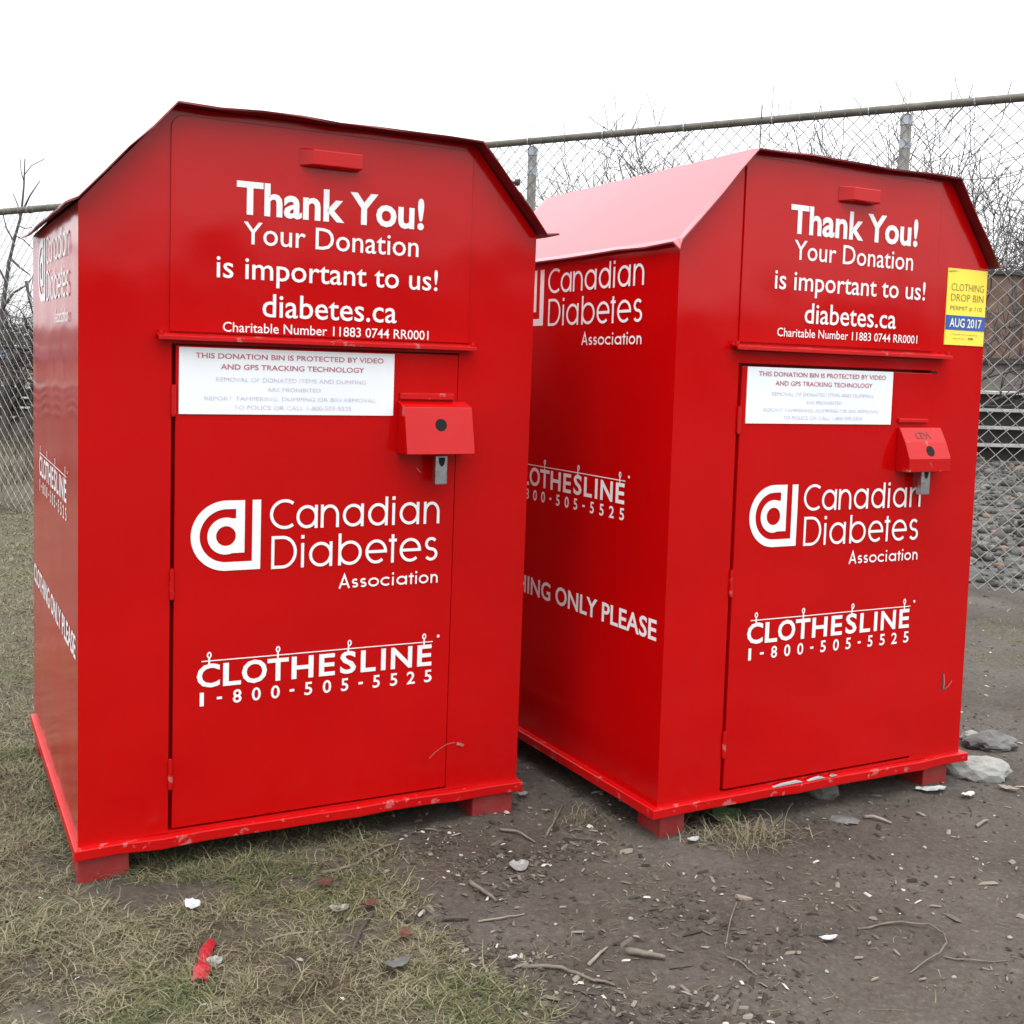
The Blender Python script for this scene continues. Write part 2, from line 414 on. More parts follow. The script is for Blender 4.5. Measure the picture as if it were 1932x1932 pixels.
def geo(mb, ch, x0, x1, b, xh, top, w, k):
    """thin round geometric letter"""
    h = w / 2; X0, X1, B, XH, TP = x0 + h, x1 - h, b + h, xh - h, top - h
    cx, cz, rx, rz = (X0 + X1) / 2, (B + XH) / 2, (X1 - X0) / 2, (XH - B) / 2
    L = lambda j: -(k + j) * .00012
    if ch in 'adb':
        stroke(mb, arc(cx, cz, rx, rz, 0, 360)[:-1], w, L(0), True)
        sx = X0 if ch == 'b' else X1
        stroke(mb, [(sx, xh if ch == 'a' else top), (sx, b)], w, L(1))
    elif ch == 'o': stroke(mb, arc(cx, cz, rx, rz, 0, 360)[:-1], w, L(0), True)
    elif ch == 'C': stroke(mb, arc((X0 + X1) / 2 + rx * .25, (B + TP) / 2, rx * 1.25, (TP - B) / 2, 52, 308), w, L(0))
    elif ch == 'c': stroke(mb, arc(cx + rx * .2, cz, rx * 1.2, rz, 48, 312), w, L(0))
    elif ch == 'n':
        stroke(mb, [(X0, xh), (X0, b)], w, L(0))
        stroke(mb, arc(cx, XH - rz * .95, rx, rz * .95, 180, 0, 14) + [(X1, b)], w, L(1))
    elif ch == 'i':
        m = (x0 + x1) / 2
        stroke(mb, [(m, xh - .001), (m, b)], w, L(0)); stroke(mb, [(m, top), (m, top - w * 1.15)], w * 1.1, L(0))
    elif ch == 't':
        m = (x0 + x1) / 2
        stroke(mb, [(m, top - w), (m, b)], w, L(0)); stroke(mb, [(x0, XH), (x1, XH)], w, L(1))
    elif ch == 'e':
        stroke(mb, arc(cx, cz, rx, rz, 0, 312), w, L(0)); stroke(mb, [(X0, cz), (X1 + h, cz)], w, L(1))
    elif ch == 's':
        q = (XH - B) / 4
        stroke(mb, arc(cx, XH - q, rx * .85, q, 35, 262, 14) + arc(cx, B + q, rx * .9, q, 82, -150, 14), w, L(0))
    elif ch == 'D':
        stroke(mb, [(X0, b), (X0, top)], w, L(0))
        m = X0 + (X1 - X0) * .42
        stroke(mb, [(X0, TP)] + arc(m, (TP + B) / 2, X1 - m, (TP - B) / 2, 90, -90, 20) + [(X0, B)], w, L(1))
    elif ch == 'A':
        m = (x0 + x1) / 2
        stroke(mb, [(X0, b), (m, top), (X1, b)], w, L(0)); q = b + (top - b) * .32
        stroke(mb, [(X0 + (m - X0) * .3, q), (X1 - (m - X0) * .3, q)], w, L(1))
ROW1 = [('C', .453, .516), ('a', .521, .577), ('n', .585, .634), ('a', .644, .701), ('d', .713, .768), ('i', .779, .789), ('a', .801, .857), ('n', .870, .916)]
ROW2 = [('D', .458, .524), ('i', .534, .544), ('a', .556, .618), ('b', .634, .698), ('e', .708, .768), ('t', .773, .795), ('e', .804, .865), ('s', .874, .915)]
ROW3 = [('A', .637, .668), ('s', .672, .691), ('s', .695, .714), ('o', .718, .748), ('c', .752, .779), ('i', .784, .790), ('a', .797, .827), ('t', .832, .846), ('i', .850, .856), ('o', .861, .889), ('n', .895, .916)]
def name_rows(mb):
    for row, b, xh, tp, w in ((ROW1, .7495, .809, .8255, .0078), (ROW2, .649, .713, .7325, .0078), (ROW3, .588, .612, .6225, .0048)):
        for k, (ch, a, c) in enumerate(row): geo(mb, ch, a, c, b, xh, tp, w, k * 2)
def emblem(mb):
    u = lambda px, py: (.258 + (px - 125) * .172 / 442, .826 - (py - 137) * .175 / 446)
    def S(pts, w, lift, closed=False): stroke(mb, [u(*p) for p in pts], w * .172 / 442, -lift * .0002, closed)
    r = 195.5
    c_arc = [(348 + r * math.cos(math.radians(a)), 360 - r * math.sin(math.radians(a))) for a in np.linspace(90, 270, 33)]
    S([(464, 164.5)] + c_arc + [(567, 555.5)], 55, 0)
    S([(540, 528), (540, 137)], 55, 0)
    S([(436, 192), (436, 472)], 56, 0)
    ring = [(345 + 90 * math.cos(a), 362 - 90 * math.sin(a)) for a in np.linspace(0, 2 * math.pi, 41)[:-1]]
    S(ring, 55, 1, True)
    S([(345, 448), (409, 448)], 48, 2)
    S([(345, 268), (409, 268)], 34, 2)
CLO = [('C', .276, .333), ('L', .341, .386), ('O', .388, .452), ('T', .453, .508), ('H', .516, .574), ('E', .589, .632), ('S', .646, .690), ('L', .703, .745), ('I', .760, .773), ('N', .788, .849), ('E', .864, .906)]
DIG = [('I', .284, .294), ('-', .326, .339), ('8', .366, .388), ('0', .414, .437), ('0', .463, .486), ('-', .512, .524), ('5', .551, .572), ('0', .600, .623), ('5', .650, .670), ('-', .698, .710), ('5', .738, .758), ('5', .787, .808), ('2', .835, .859), ('5', .886, .908)]
def clothes_rows(mb):
    for ch, a, c in CLO: text(mb, ch, a, c, .3595, .0605 if ch in 'COS' else .0585, .022, bbox=True)
    for ch, a, c in DIG:
        if ch == '-': stroke(mb, [(a, .3305), (c, .3305)], .0065)
        else: text(mb, ch, a, c, .3135, .0345, .016, bbox=True)
    stroke(mb, [(.287, .427), (.5, .4262), (.7, .4264), (.908, .4255)], .0026, -.0002)
    for x, lean in ((.306, .0), (.4795, .0), (.6665, .004), (.8825, .0)):
        stroke(mb, arc(x + lean, .4415, .0042, .0065, 0, 360, 16)[:-1], .0036, -.0004, True)
        stroke(mb, [(x + lean * .5, .436), (x, .416)], .0046, -.0005)
    stroke(mb, [(.924, .4425), (.924, .4355)], .007)

# ------------------------------------------------------------------ donation bins
ZL = .10       # bin parts sit this far above the thing's origin on the ground
def plate(mb, x0, x1, z0, z1, y0, y1, r=0, mi=0):
    """upright rectangular plate, its two top corners rounded by r"""
    if r: prof = [(x0, z0), (x1, z0)] + arc(x1 - r, z1 - r, r, r, 0, 90, 6) + arc(x0 + r, z1 - r, r, r, 90, 180, 6)
    else: prof = [(x0, z0), (x1, z0), (x1, z1), (x0, z1)]
    mb.prism(prof, y0, y1, mi)

def donation_bin(label, P):
    rnd = random.Random(P['seed'])
    W, D, HL, HR, HT, XT, WT = P['W'], P['D'], P['HL'], P['HR'], P['HT'], P['xt'], P['wt']
    rot = Matrix.Rotation(P['yaw'], 3, 'Z') @ Matrix.Rotation(P['ta'], 3, 'X') @ Matrix.Rotation(P['tb'], 3, 'Y')
    org = Vector((P['x'], P['y'], .14 + P['z']))
    root = empty('donation_bin', org - rot @ Vector((0, 0, ZL)), rot)
    tag(root, label, 'donation bin', 'red clothing donation bins in the yard')
    def part(mb, name, m, parent=None, **k):
        return mb.build(name, m, parent or root, loc=(0, 0, ZL) if parent is None else None, **k)
    roofz = lambda x: HL + (HT - HL) * x / XT if x < XT else (HT if x <= XT + WT else HT + (HR - HT) * (x - XT - WT) / (W - XT - WT))
    t = .006                                                  # roof sheet
    da, db, dz0, dz1 = P['door']                              # door opening
    bz = lambda x: roofz(x) - t
    # body: front frame round the door opening, recess, sides and back
    b = MB()
    q = lambda pts: b.add([(x, 0, z) for x, z in pts], [tuple(range(len(pts)))])
    q([(0, 0), (da, 0), (da, bz(da))] + ([(XT, bz(XT))] if da > XT else []) + [(0, bz(0))])
    q([(db, 0), (W, 0), (W, bz(W))] + ([(XT + WT, bz(XT + WT))] if db < XT + WT else []) + [(db, bz(db))])
    q([(da, dz1), (db, dz1), (db, bz(db))] + ([(XT, bz(XT))] if da < XT else []) + [(da, bz(da))])
    q([(da, 0), (db, 0), (db, dz0), (da, dz0)])
    e = .035
    b.add([(da, 0, dz0), (db, 0, dz0), (db, 0, dz1), (da, 0, dz1), (da, e, dz0), (db, e, dz0), (db, e, dz1), (da, e, dz1)],
          [(0, 1, 5, 4), (1, 2, 6, 5), (2, 3, 7, 6), (3, 0, 4, 7), (4, 5, 6, 7)])
    b.add([(0, 0, 0), (0, D, 0), (0, D, bz(0)), (0, 0, bz(0))], [(0, 1, 2, 3)])
    b.add([(W, 0, 0), (W, D, 0), (W, D, bz(W)), (W, 0, bz(W))], [(0, 1, 2, 3)])
    b.add([(0, D, 0), (W, D, 0), (W, D, bz(W)), (XT + WT, D, HT - t), (XT, D, HT - t), (0, D, bz(0))], [tuple(range(6))])
    body = part(b, 'body', M['red'])
    # roof: one folded sheet with flared eaves
    ov, lip = P['ov'], P['lip']
    prof = [(-lip, HL - .010), (-.006, HL + .001), (XT, HT), (XT + WT, HT), (W + .006, HR + .001), (W + lip, HR - .004)]
    ys = [-ov] + [i * D / 8 for i in range(9)] + [D + ov]
    xs = []
    for (xa, za), (xb, zb) in zip(prof[:-1], prof[1:]):
        n = 1 if abs(xb - xa) < .06 else (8 if abs(xb - xa) > .5 else 4)
        xs += [(xa + (xb - xa) * i / n, za + (zb - za) * i / n) for i in range(n)]
    xs.append(prof[-1])
    r = MB(); nX = len(xs)
    top, bot = [], []
    for j, y in enumerate(ys):
        for i, (x, z) in enumerate(xs):
            edge = 1 if j in (0, len(ys) - 1) else 0
            dz = rnd.uniform(-.0035, .0035) * edge + (rnd.uniform(-.004, .002) if i in (0, nX - 1) else 0)
            dx = 0
            if j == 0 and i in P['bent']: dx, dz = P['bent'][i]
            top.append((x + dx, y + rnd.uniform(-.003, .003) * edge, z + dz)); bot.append((x + dx, y, z + dz - .0045))
    nT = len(top); fs = []
    for j in range(len(ys) - 1):
        for i in range(nX - 1):
            a = j * nX + i
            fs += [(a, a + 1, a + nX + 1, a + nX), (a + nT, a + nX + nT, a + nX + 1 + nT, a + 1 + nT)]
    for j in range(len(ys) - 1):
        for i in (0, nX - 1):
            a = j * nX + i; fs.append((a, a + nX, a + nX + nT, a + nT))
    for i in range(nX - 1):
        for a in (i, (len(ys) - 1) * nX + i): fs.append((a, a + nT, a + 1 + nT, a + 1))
    r.add(top + bot, fs)
    nq = (len(ys) - 1) * (nX - 1)
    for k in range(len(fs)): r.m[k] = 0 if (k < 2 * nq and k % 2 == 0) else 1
    part(r, 'roof', [M['red_roof'], M['red_shaded']])
    # base rim and feet
    fF, fS = P['ff'], P['fs']
    k = MB(); n = 12
    prof = [(-fS, 0), (W + fS, 0)]
    vs = []
    for i in range(n + 1):
        x = -fS + (W + 2 * fS) * i / n
        w = rnd.uniform(-.0025, .0025) if 0 < i < n else 0
        vs += [(x, -fF + w, -.0005 + w * .6), (x, -fF + w, -.028 + w), (x, D + fF, -.028), (x, D + fF, -.0005)]
    fs = []
    for i in range(n):
        a = 4 * i
        fs += [(a + j, a + (j + 1) % 4, a + 4 + (j + 1) % 4, a + 4 + j) for j in range(4)]
    fs += [(0, 1, 2, 3), (4 * n, 4 * n + 3, 4 * n + 2, 4 * n + 1)]
    k.add(vs, fs); part(k, 'base_rim', M['red_worn'], bevel=.003)
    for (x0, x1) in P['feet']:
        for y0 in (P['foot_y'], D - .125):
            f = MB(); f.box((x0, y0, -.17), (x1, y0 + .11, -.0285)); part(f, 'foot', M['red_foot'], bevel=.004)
    # door with hinges and lettering
    d = MB(); gl, gr, gb, gt = P['gaps']
    plate(d, da + gl, db - gr, dz0 + gb, dz1 - gt, -.002, .018)
    door = part(d, 'door', M['red'], bevel=.0015)
    for z in (P['hz']):
        h = MB(); h.cyl((da + gl * .45, -.004, z - .034), (da + gl * .45, -.004, z + .034), .0058, 12)
        for s in (-.036, .036): h.cyl((da + gl * .45, -.004, z + s - .002), (da + gl * .45, -.004, z + s + .002), .0047, 12)
        h.build('hinge', M['red_worn'], door, smooth=False)
    tx, tz = P['tx'], P['tz']
    def printed(fn, name, m, parent, y, dx=0, dz=0):
        mb = MB(); fn(mb)
        mb.v = [(x + dx, yy + y, z + dz) for x, yy, z in mb.v]
        return mb.build(name, m, parent) if parent is not root else part(mb, name, m)
    printed(emblem, 'emblem', M['white'], door, -.0035, tx, tz)
    printed(name_rows, 'name_lettering', M['white'], door, -.0035, tx, tz)
    printed(clothes_rows, 'clothesline_lettering', M['white'], door, -.0035, P['cx'], P['cz'])
    # chute flap with its slogan and pull handle, drip ledge under it
    fx0, fx1, fz0, fz1 = P['flap']
    c = MB(); plate(c, fx0, fx1, fz0, fz1, -.005, -.0005, P['flap_r'])
    flap = part(c, 'chute_flap', M['red'], bevel=.0012)
    sx, sz = P['sx'], P['sz']
    for ln in (('Thank You!', .358, .846, 1.524, .0745, .026), ('Your Donation', .376, .833, 1.4515, .0535, .004),
               ('is important to us!', .312, .890, 1.3675, .0535, .006), ('diabetes.ca', .425, .777, 1.2785, .0565, .006),
               ('Charitable Number 11883 0744 RR0001', .329, .868, 1.2385, .0235, .004)):
        printed(lambda mb: text(mb, *ln), 'slogan_line', M['white'], flap, -.0065, sx, sz)
    hx0, hx1, hz0, hz1 = P['handle']
    h = MB(); p = .036
    h.add([(hx0, -.0055, hz0), (hx0, -.0055, hz1), (hx0 + .028, -p, hz0 + .002), (hx0 + .028, -p, hz1 - .004), (hx1, -p, hz0 + .002), (hx1, -p, hz1 - .004), (hx1, -.0055, hz0), (hx1, -.0055, hz1)],
          [(0, 1, 3, 2), (2, 3, 5, 4), (4, 5, 7, 6), (1, 7, 5, 3), (0, 2, 4, 6)])
    h.build('pull_handle', M['red'], flap, bevel=.003)
    lx0, lx1, lz = P['ledge']
    l = MB()
    l.prism([(-.0005, lz), (-.030, lz - .006), (-.030, lz - .016), (-.026, lz - .016), (-.024, lz - .009), (-.0005, lz - .005)], lx0, lx1, axis='x')
    ledge = part(l, 'drip_ledge', M['red_worn'], bevel=.001)
    for x in (lx0 + .008, lx1 - .006):
        s = MB(); s.cyl((x, -.016, lz - .003), (x, -.016, lz + .007), .006, 10); s.build('end_bolt', M['red_worn'], ledge)
    # lock hood on the door's free edge
    H = P['hood']
    o = MB()
    o.prism(H['prof'], H['x0'], H['x1'], axis='x')
    hood = part(o, 'lock_hood', M['red_worn'] if P['seed'] == 2 else M['red'], bevel=.002)
    s = MB(); s.prism([(-.0025, H['tab'][2]), (-.011, H['tab'][2] + .002), (-.011, H['tab'][3]), (-.0025, H['tab'][3] + .002)], H['tab'][0], H['tab'][1], axis='x')
    s.build('mounting_tab', M['red_worn'], hood, bevel=.001)
    (hy, hz), (ny_, nz_) = H['hole']
    k = MB(); nv = Vector((0, ny_, nz_)).normalized(); c0 = Vector((H['hx'], hy, hz))
    k.cyl(c0 - nv * .004, c0 + nv * .0008, .0165, 20)
    k.build('key_hole', M['hole'], hood)
    if P['seed'] == 2:
        mb = MB(); text(mb, 'CDA', 0, .062, 0, .021, .02)
        (ya, za), (yb, zb) = H['prof'][1], H['prof'][2]
        up = Vector((0, ya - yb, za - zb)).normalized(); nn = Vector((0, -up.z, up.y))
        if nn.y > 0: nn = -nn
        base = Vector((H['x0'] + .052, yb, zb)) + up * .013 + nn * .0012
        mb.v = [tuple(base + Vector((v[0], 0, 0)) + up * v[2]) for v in mb.v]
        mb.build('hood_lettering', M['ink_dark_red'], hood)
    # white warning sign
    sx0, sx1, sz0, sz1 = P['sign']
    w = MB(); plate(w, sx0, sx1, sz0, sz1, -.0048, -.0026); sign = part(w, 'warning_sign', M['paper'])
    X = lambda a: sx0 + (sx1 - sx0) * a
    Z = lambda a: sz0 + (sz1 - sz0) * a
    for tx_, a, c, z, h, o_, ink in (('THIS DONATION BIN IS PROTECTED BY VIDEO', .07, .945, .845, .0125, .012, 'ink_red'),
                                 ('AND GPS TRACKING TECHNOLOGY', .18, .85, .685, .0125, .012, 'ink_red'),
                                 ('REMOVAL OF DONATED ITEMS AND DUMPING', .16, .86, .50, .0105, .0, 'ink_grey'),
                                 ('ARE PROHIBITED', .39, .64, .36, .0095, .0, 'ink_grey'),
                                 ('REPORT TAMPERING, DUMPING OR BIN REMOVAL', .11, .91, .215, .0095, .0, 'ink_grey'),
                                 ('TO POLICE OR CALL 1-800-505-5525', .24, .79, .075, .0105, .0, 'ink_grey')):
        printed(lambda mb: text(mb, tx_, X(a), X(c), Z(z), h, o_), 'notice_line', M[ink], sign, -.0058)
    # lettering along the left side (text runs from the back towards the front)
    def side(fn, name, sxs, dz, right_src, right_at):
        mb = MB(); fn(mb)
        mb.v = [(-.0012 + yy, right_at + (right_src - x) * sxs, z + dz) for x, yy, z in mb.v]
        mb.build(name, M['white'], body)
    side(emblem, 'emblem', 1.137, .660, .916, .155)
    side(name_rows, 'name_lettering', 1.137, .660, .916, .155)
    side(clothes_rows, 'clothesline_lettering', 1.06, .440, .906, .213)
    side(lambda mb: text(mb, 'CLOTHING ONLY PLEASE', 0, 1.0, .449, .055, .018), 'notice_lettering', 1.02, 0, 1.0, .034)
    # small dents and scratches
    for pts, wdt in P['scratches']:
        s = MB(); stroke(s, pts, wdt, -.0032)
        part(s, 'scratch', M['scratch'])
    return root, rot, org

bin1, R1, O1 = donation_bin(
    'red donation bin on grass, without yellow sticker, curved bare scratch near its bottom right corner',
    dict(seed=1, x=-1.0069, y=2.6693, z=-.0011, yaw=.4822, ta=.0088, tb=-.0008, W=1.183, D=1.0751, HL=1.5246, HR=1.5396, HT=1.76,
         xt=.2106, wt=.7773, ov=.052, lip=.028, ff=.0239, fs=.010, feet=((.0, .118), (1.045, 1.172)), foot_y=-.004,
         door=(.210, .961, .006, 1.206), gaps=(.0095, .002, .005, .004), hz=(1.07, .625, .150),
         flap=(.204, .984, 1.234, 1.737), flap_r=.03, handle=(.511, .665, 1.650, 1.694), ledge=(.174, 1.000, 1.230),
         hood=dict(x0=.788, x1=.982, prof=[(-.002, 1.078), (-.050, 1.064), (-.078, .942), (-.002, .940)], tab=(.792, .946, 1.080, 1.097), hole=((-.0605, 1.018), (-.974, .223)), hx=.888),
         sign=(.2265, .775, 1.038, 1.198), tx=0, tz=0, cx=0, cz=0, sx=0, sz=0, bent={18: (.014, .004)},
         scratches=[([(.908, .098), (.925, .113), (.945, .125), (.962, .132), (.985, .134)], .0022), ([(.990, .130), (1.000, .127), (1.012, .121)], .008), ([(.846, .900), (.858, .888)], .003)]))
bin2, R2, O2 = donation_bin(
    'red donation bin on bare dirt with a yellow sticker at its upper right corner',
    dict(seed=2, x=.4231, y=3.0389, z=.0011, yaw=.4953, ta=-.0086, tb=.0019, W=1.169, D=1.0751, HL=1.5215, HR=1.5338, HT=1.7758,
         xt=.2206, wt=.7658, ov=.036, lip=.024, ff=.0189, fs=.0246, feet=((.022, .104), (1.030, 1.135)), foot_y=.012,
         door=(.212, .950, .010, 1.205), gaps=(.011, .0015, .006, .009), hz=(1.05, .600, .145),
         flap=(.205, .945, 1.262, 1.757), flap_r=.02, handle=(.535, .668, 1.668, 1.712), ledge=(.182, 1.002, 1.256),
         hood=dict(x0=.818, x1=.990, prof=[(-.002, 1.034), (-.012, 1.032), (-.036, .990), (-.056, .942), (-.056, .903), (-.002, .901)], tab=(.816, .935, 1.046, 1.058), hole=((-.0466, .9645), (-.923, .385)), hx=.912),
         sign=(.240, .786, 1.041, 1.196), tx=.012, tz=.0435, cx=.005, cz=.063, sx=.006, sz=.044, bent={0: (-.004, -.022), 1: (-.012, -.006)},
         scratches=[([(1.078, .262), (1.082, .235), (1.080, .215)], .005), ([(1.085, .212), (1.100, .220), (1.116, .236)], .003)]))
def bin_part(root, mb, name, m, **k): return mb.build(name, m, root, loc=(0, 0, ZL), **k)
# bin 2 slot, yellow permit sign, bare spots on its rim, a rusty scuff
s = MB(); s.add([(1.074, -.0012, .268), (1.078, -.0012, .262), (1.083, -.0012, .232), (1.094, -.0012, .212), (1.086, -.0012, .208), (1.076, -.0012, .210)], [tuple(range(6))])
bin_part(bin2, s, 'rust_scuff', M['stick_dark'])
for (x0, x1, d) in ((.395, .505, .010), (.525, .590, .009), (.615, .640, .011)):
    s = MB(); s.prism([(x0, .0012), (x0 + .03 * (x1 - x0) / .1, .006), (x1 - .02, .008), (x1, .002)], -.0165, -.0165 + d)
    bin_part(bin2, s, 'bare_spot', M['plastic'])
s = MB(); plate(s, .945, .972, 1.1965, 1.2035, -.0012, -.0004); bin_part(bin2, s, 'slot_end', M['hole'])
y = MB(); plate(y, .993, 1.1645, 1.285, 1.515, -.0024, -.0004); permit = bin_part(bin2, y, 'permit_sign', M['yellow'])
y = MB(); plate(y, .9932, 1.1643, 1.3305, 1.3745, -.0034, -.0022); y.build('blue_band', M['blue'], permit)
for s_, a, c, z, h in (('CLOTHING', .10, .93, .800, .022), ('DROP BIN', .10, .93, .665, .022), ('PERMIT # 110', .10, .90, .545, .013), ('Town of licensing', .18, .82, .220, .0042), ('permit no.', .21, .50, .165, .0045)):
    y = MB(); text(y, s_, .993 + .1715 * a, .993 + .1715 * c, 1.285 + .23 * z - .020, h, .0)
    y.v = [(p, q - .0032, r) for p, q, r in y.v]; y.build('permit_line', M['ink_olive'], permit)
y = MB(); stroke(y, [(1.094, 1.306), (1.117, 1.306)], .006); y.v = [(p, q - .0032, r) for p, q, r in y.v]; y.build('number_box', M['ink_olive'], permit)
y = MB(); stroke(y, [(.994, 1.5045), (1.014, 1.5085), (1.042, 1.5075), (.999, 1.5035)], .002); y.v = [(p, q - .0032, r) for p, q, r in y.v]; y.build('crease_mark', M['ink_olive'], permit)
y = MB(); text(y, 'AUG 2017', 1.009, 1.149, 1.3395, .026, .015); y.v = [(a, b - .0042, c) for a, b, c in y.v]
y.build('date_lettering', M['ink_cream'], permit)

# padlocks hang under the lock hoods
def padlock(rot, org, x, y, z, label):
    root = empty('padlock', org + rot @ Vector((x, y, z)), rot)
    tag(root, label, 'padlock', 'steel padlocks under the lock hoods')
    b = MB(); b.box((-.0175, -.011, -.078), (.0175, .011, 0)); b.build('lock_body', M['steel'], root, bevel=.003)
    c = MB(); c.tube([(-.009, 0, -.002), (-.009, 0, .022)] + [(p, 0, q) for p, q in arc(0, .022, .009, .010, 180, 0, 8)] + [(.009, 0, -.002)], .0035, 8)
    c.build('shackle', M['steel'], root, smooth=True)
    k = MB(); k.prism(arc(0, -.006, .0095, .024, 180, 360, 10), -.0116, -.0108); k.build('recess', M['hole'], root)
padlock(R1, O1, .896, -.044, .938, 'square grey steel padlock hanging under the plain lock hood of the left bin')
padlock(R2, O2, .903, -.034, .912, 'square grey steel padlock hanging under the faceted lock hood of the yellow stickered bin')

# ------------------------------------------------------------------ chain link fence
def chain_fence(label, line, rail_z, posts, pitch=.0495, wire_r=.0039):
    fo = Vector((line[0].x, line[0].y, GZ))
    fence = tag(empty('chain_link_fence', fo), label, 'fence')
    def walk(step):
        out = []
        for p, q in zip(line[:-1], line[1:]):
            d = q - p; n = max(1, int(round(d.length / step)))
            out += [p + d * (i / n) for i in range(n)]
        return out + [line[-1]]
    nrm = (line[1] - line[0]).cross(Vector((0, 0, 1))).normalized()
    if nrm.y < 0: nrm = -nrm                                     # away from the yard
    cols = walk(pitch); zt, zb = rail_z - .02, GZ - .01
    rows = int(round((zt - zb) / (pitch * 1.0)))
    m_ = MB(); rg = random.Random(5)
    for i in range(len(cols) - 1):
        p0, p1 = cols[i], cols[i + 1]
        pts = []
        for r_ in range(rows + 1):
            k = (r_ + i) % 2
            sag = .006 * math.sin(i * .11) * math.sin(3.14 * r_ / rows)
            pts.append((p1 if k else p0) + nrm * ((.0022 if k else -.0022) + sag * 3) + Vector((0, 0, zb + (zt - zb) * r_ / rows)) - fo)
        m_.tube(pts, wire_r, 3, cap=False)
    for p in walk(.0995):                                        # cut wire ends stand above the rail
        q = p + Vector((0, 0, rail_z)) - fo
        if rg.random() < .75:
            m_.tube([q - nrm * .028 + Vector((0, 0, -.02)), q - nrm * .026 + Vector((0, 0, rg.uniform(.028, .055)))], .0016, 3)
    m_.build('wire_fabric', M['wire'], fence)
    r = MB()
    r.tube([p + Vector((0, 0, rail_z)) - fo for p in line], .026, 12)
    rail = r.build('top_rail', M['pipe'], fence, smooth=True)
    for p in walk(.62):
        q = p + Vector((0, 0, rail_z)) - fo
        tie = MB()
        tie.tube([q + nrm * .029 * math.cos(a) + Vector((0, 0, .029 * math.sin(a))) for a in np.linspace(0, 2 * math.pi, 11)], .004, 5)
        tie.build('tie_wire', M['galv'], rail)
    for (x, y) in posts:
        q = Vector((x, y, 0)) + nrm * .035 - fo
        pm = MB(); pm.cyl(q + Vector((0, 0, -.3)), q + Vector((0, 0, rail_z - .07)), .034, 16)
        po = pm.build('post', M['post'], fence, smooth=False)
        c = MB(); c.cyl(q + Vector((0, 0, rail_z - .10)), q + Vector((0, 0, rail_z - .045)), .039, 16)
        c.cyl(q + Vector((0, 0, rail_z - .045)), q + Vector((0, 0, rail_z - .034)), .030, 16)
        c.build('cap', M['galv'], po)
        s = MB(); s.cyl(q + Vector((0, 0, rail_z - .245)), q + Vector((0, 0, rail_z - .19)), .0365, 16); s.build('sleeve', M['galv'], po)
        w = MB(); w.tube([q + Vector((0, -.03, rail_z - .05)), q + Vector((-.005, -.06, rail_z + .02)), q + Vector((0, -.05, rail_z + .12))], .003, 4); w.build('tie_wire', M['galv'], po)
    return fence, fo
RAIL_Z = 3.0
fence, fo = chain_fence('tall chain link fence with a weathered pipe top rail behind the right bin',
    [Vector((6.5, 8.9 - .64 * 6.44, 0)), Vector((-2.1, 10.28, 0))], RAIL_Z, [(2.39, 7.41), (.06, 8.90), (4.72, 5.92), (-2.08, 10.27)])
chain_fence('lower chain link fence at the left edge, ending behind the left bin',
    [Vector((-1.7, 7.57, 0)), Vector((-8.5, 12.42, 0))], 2.39, [(-1.72, 7.58), (-5.2, 10.07), (-8.4, 12.35)], wire_r=.0024)
# tension clamp beside one post
cl = MB(); q = Vector((-.10, 8.98, RAIL_Z - .30)) - fo
cl.box(q + Vector((-.035, -.02, -.035)), q + Vector((.015, .02, .035))); cl.cyl(q + Vector((.0, 0, .0)), q + Vector((.07, -.03, 0)), .012, 8)
cl.cyl(q + Vector((.055, -.024, 0)), q + Vector((.085, -.036, 0)), .026, 8)
cl.build('clamp', M['dark_iron'], fence, bevel=.003)
for i, x in enumerate((.72, 1.585)):
    b_ = MB(); yy = float(fence_y(x)); q = Vector((x, yy - .03, 0)) - fo
    b_.tube([q + Vector((0, 0, RAIL_Z - .45)), q + Vector((.004, 0, RAIL_Z + .10))], .004, 4)
    if i: b_.build('loose_wire', M['dark_iron'], fence)

# ------------------------------------------------------------------ bare trees
def grow(rng, base, d0, length, r0, depth, up=.12, wig=.16, kids=(4, 6), spread=.75, shrink=.62, thin=.0062):
    paths = []
    def go(p, d, ln, r, lv):
        n = max(3, int(ln / .16)) if lv < 2 else 4
        pts, rad = [p.copy()], [r]
        for i in range(n):
            d = (d + Vector((rng.gauss(0, wig), rng.gauss(0, wig), rng.gauss(0, wig) + up * (1 if lv else .6)))).normalized()
            p = p + d * ln / n
            pts.append(p.copy()); rad.append(max(thin, r * (1 - .66 * (i + 1) / n)))
        paths.append((lv, pts, rad))
        if lv < depth:
            for _ in range(rng.randint(*kids)):
                f = rng.uniform(.28, 1.0); j = min(n - 1, int(f * n))
                q = pts[j].lerp(pts[j + 1], rng.random())
                ax = (pts[j + 1] - pts[j]).normalized()
                side = ax.orthogonal().normalized(); side.rotate(Matrix.Rotation(rng.uniform(0, 2 * math.pi), 3, ax))
                nd = (ax * (1 - spread * .5) + side * spread).normalized()
                go(q, nd, ln * shrink * rng.uniform(.7, 1.15), max(thin, rad[j] * .74), lv + 1)
    go(Vector(base), Vector(d0).normalized(), length, r0, 0)
    return paths
def tree(name, label, loc, stems, cat='tree', group=None, seed=0, trunk_lv=0, far_mat='twig', **kw):
    rng = random.Random(seed)
    root = tag(empty(name, loc), label, cat, group)
    tr, cr = MB(), MB()
    for (bx, by, dx, dy, ln, r) in stems:
        for lv, pts, rad in grow(rng, (bx, by, -.05), (dx, dy, 1), ln, r, **kw):
            (tr if lv <= trunk_lv else cr).tube(pts, rad, 7 if lv == 0 else (5 if lv == 1 else 3), cap=False)
    tr.build('trunk', M['bark'], root, smooth=True)
    cr.build('crown', M[far_mat], root, smooth=True)
    return root
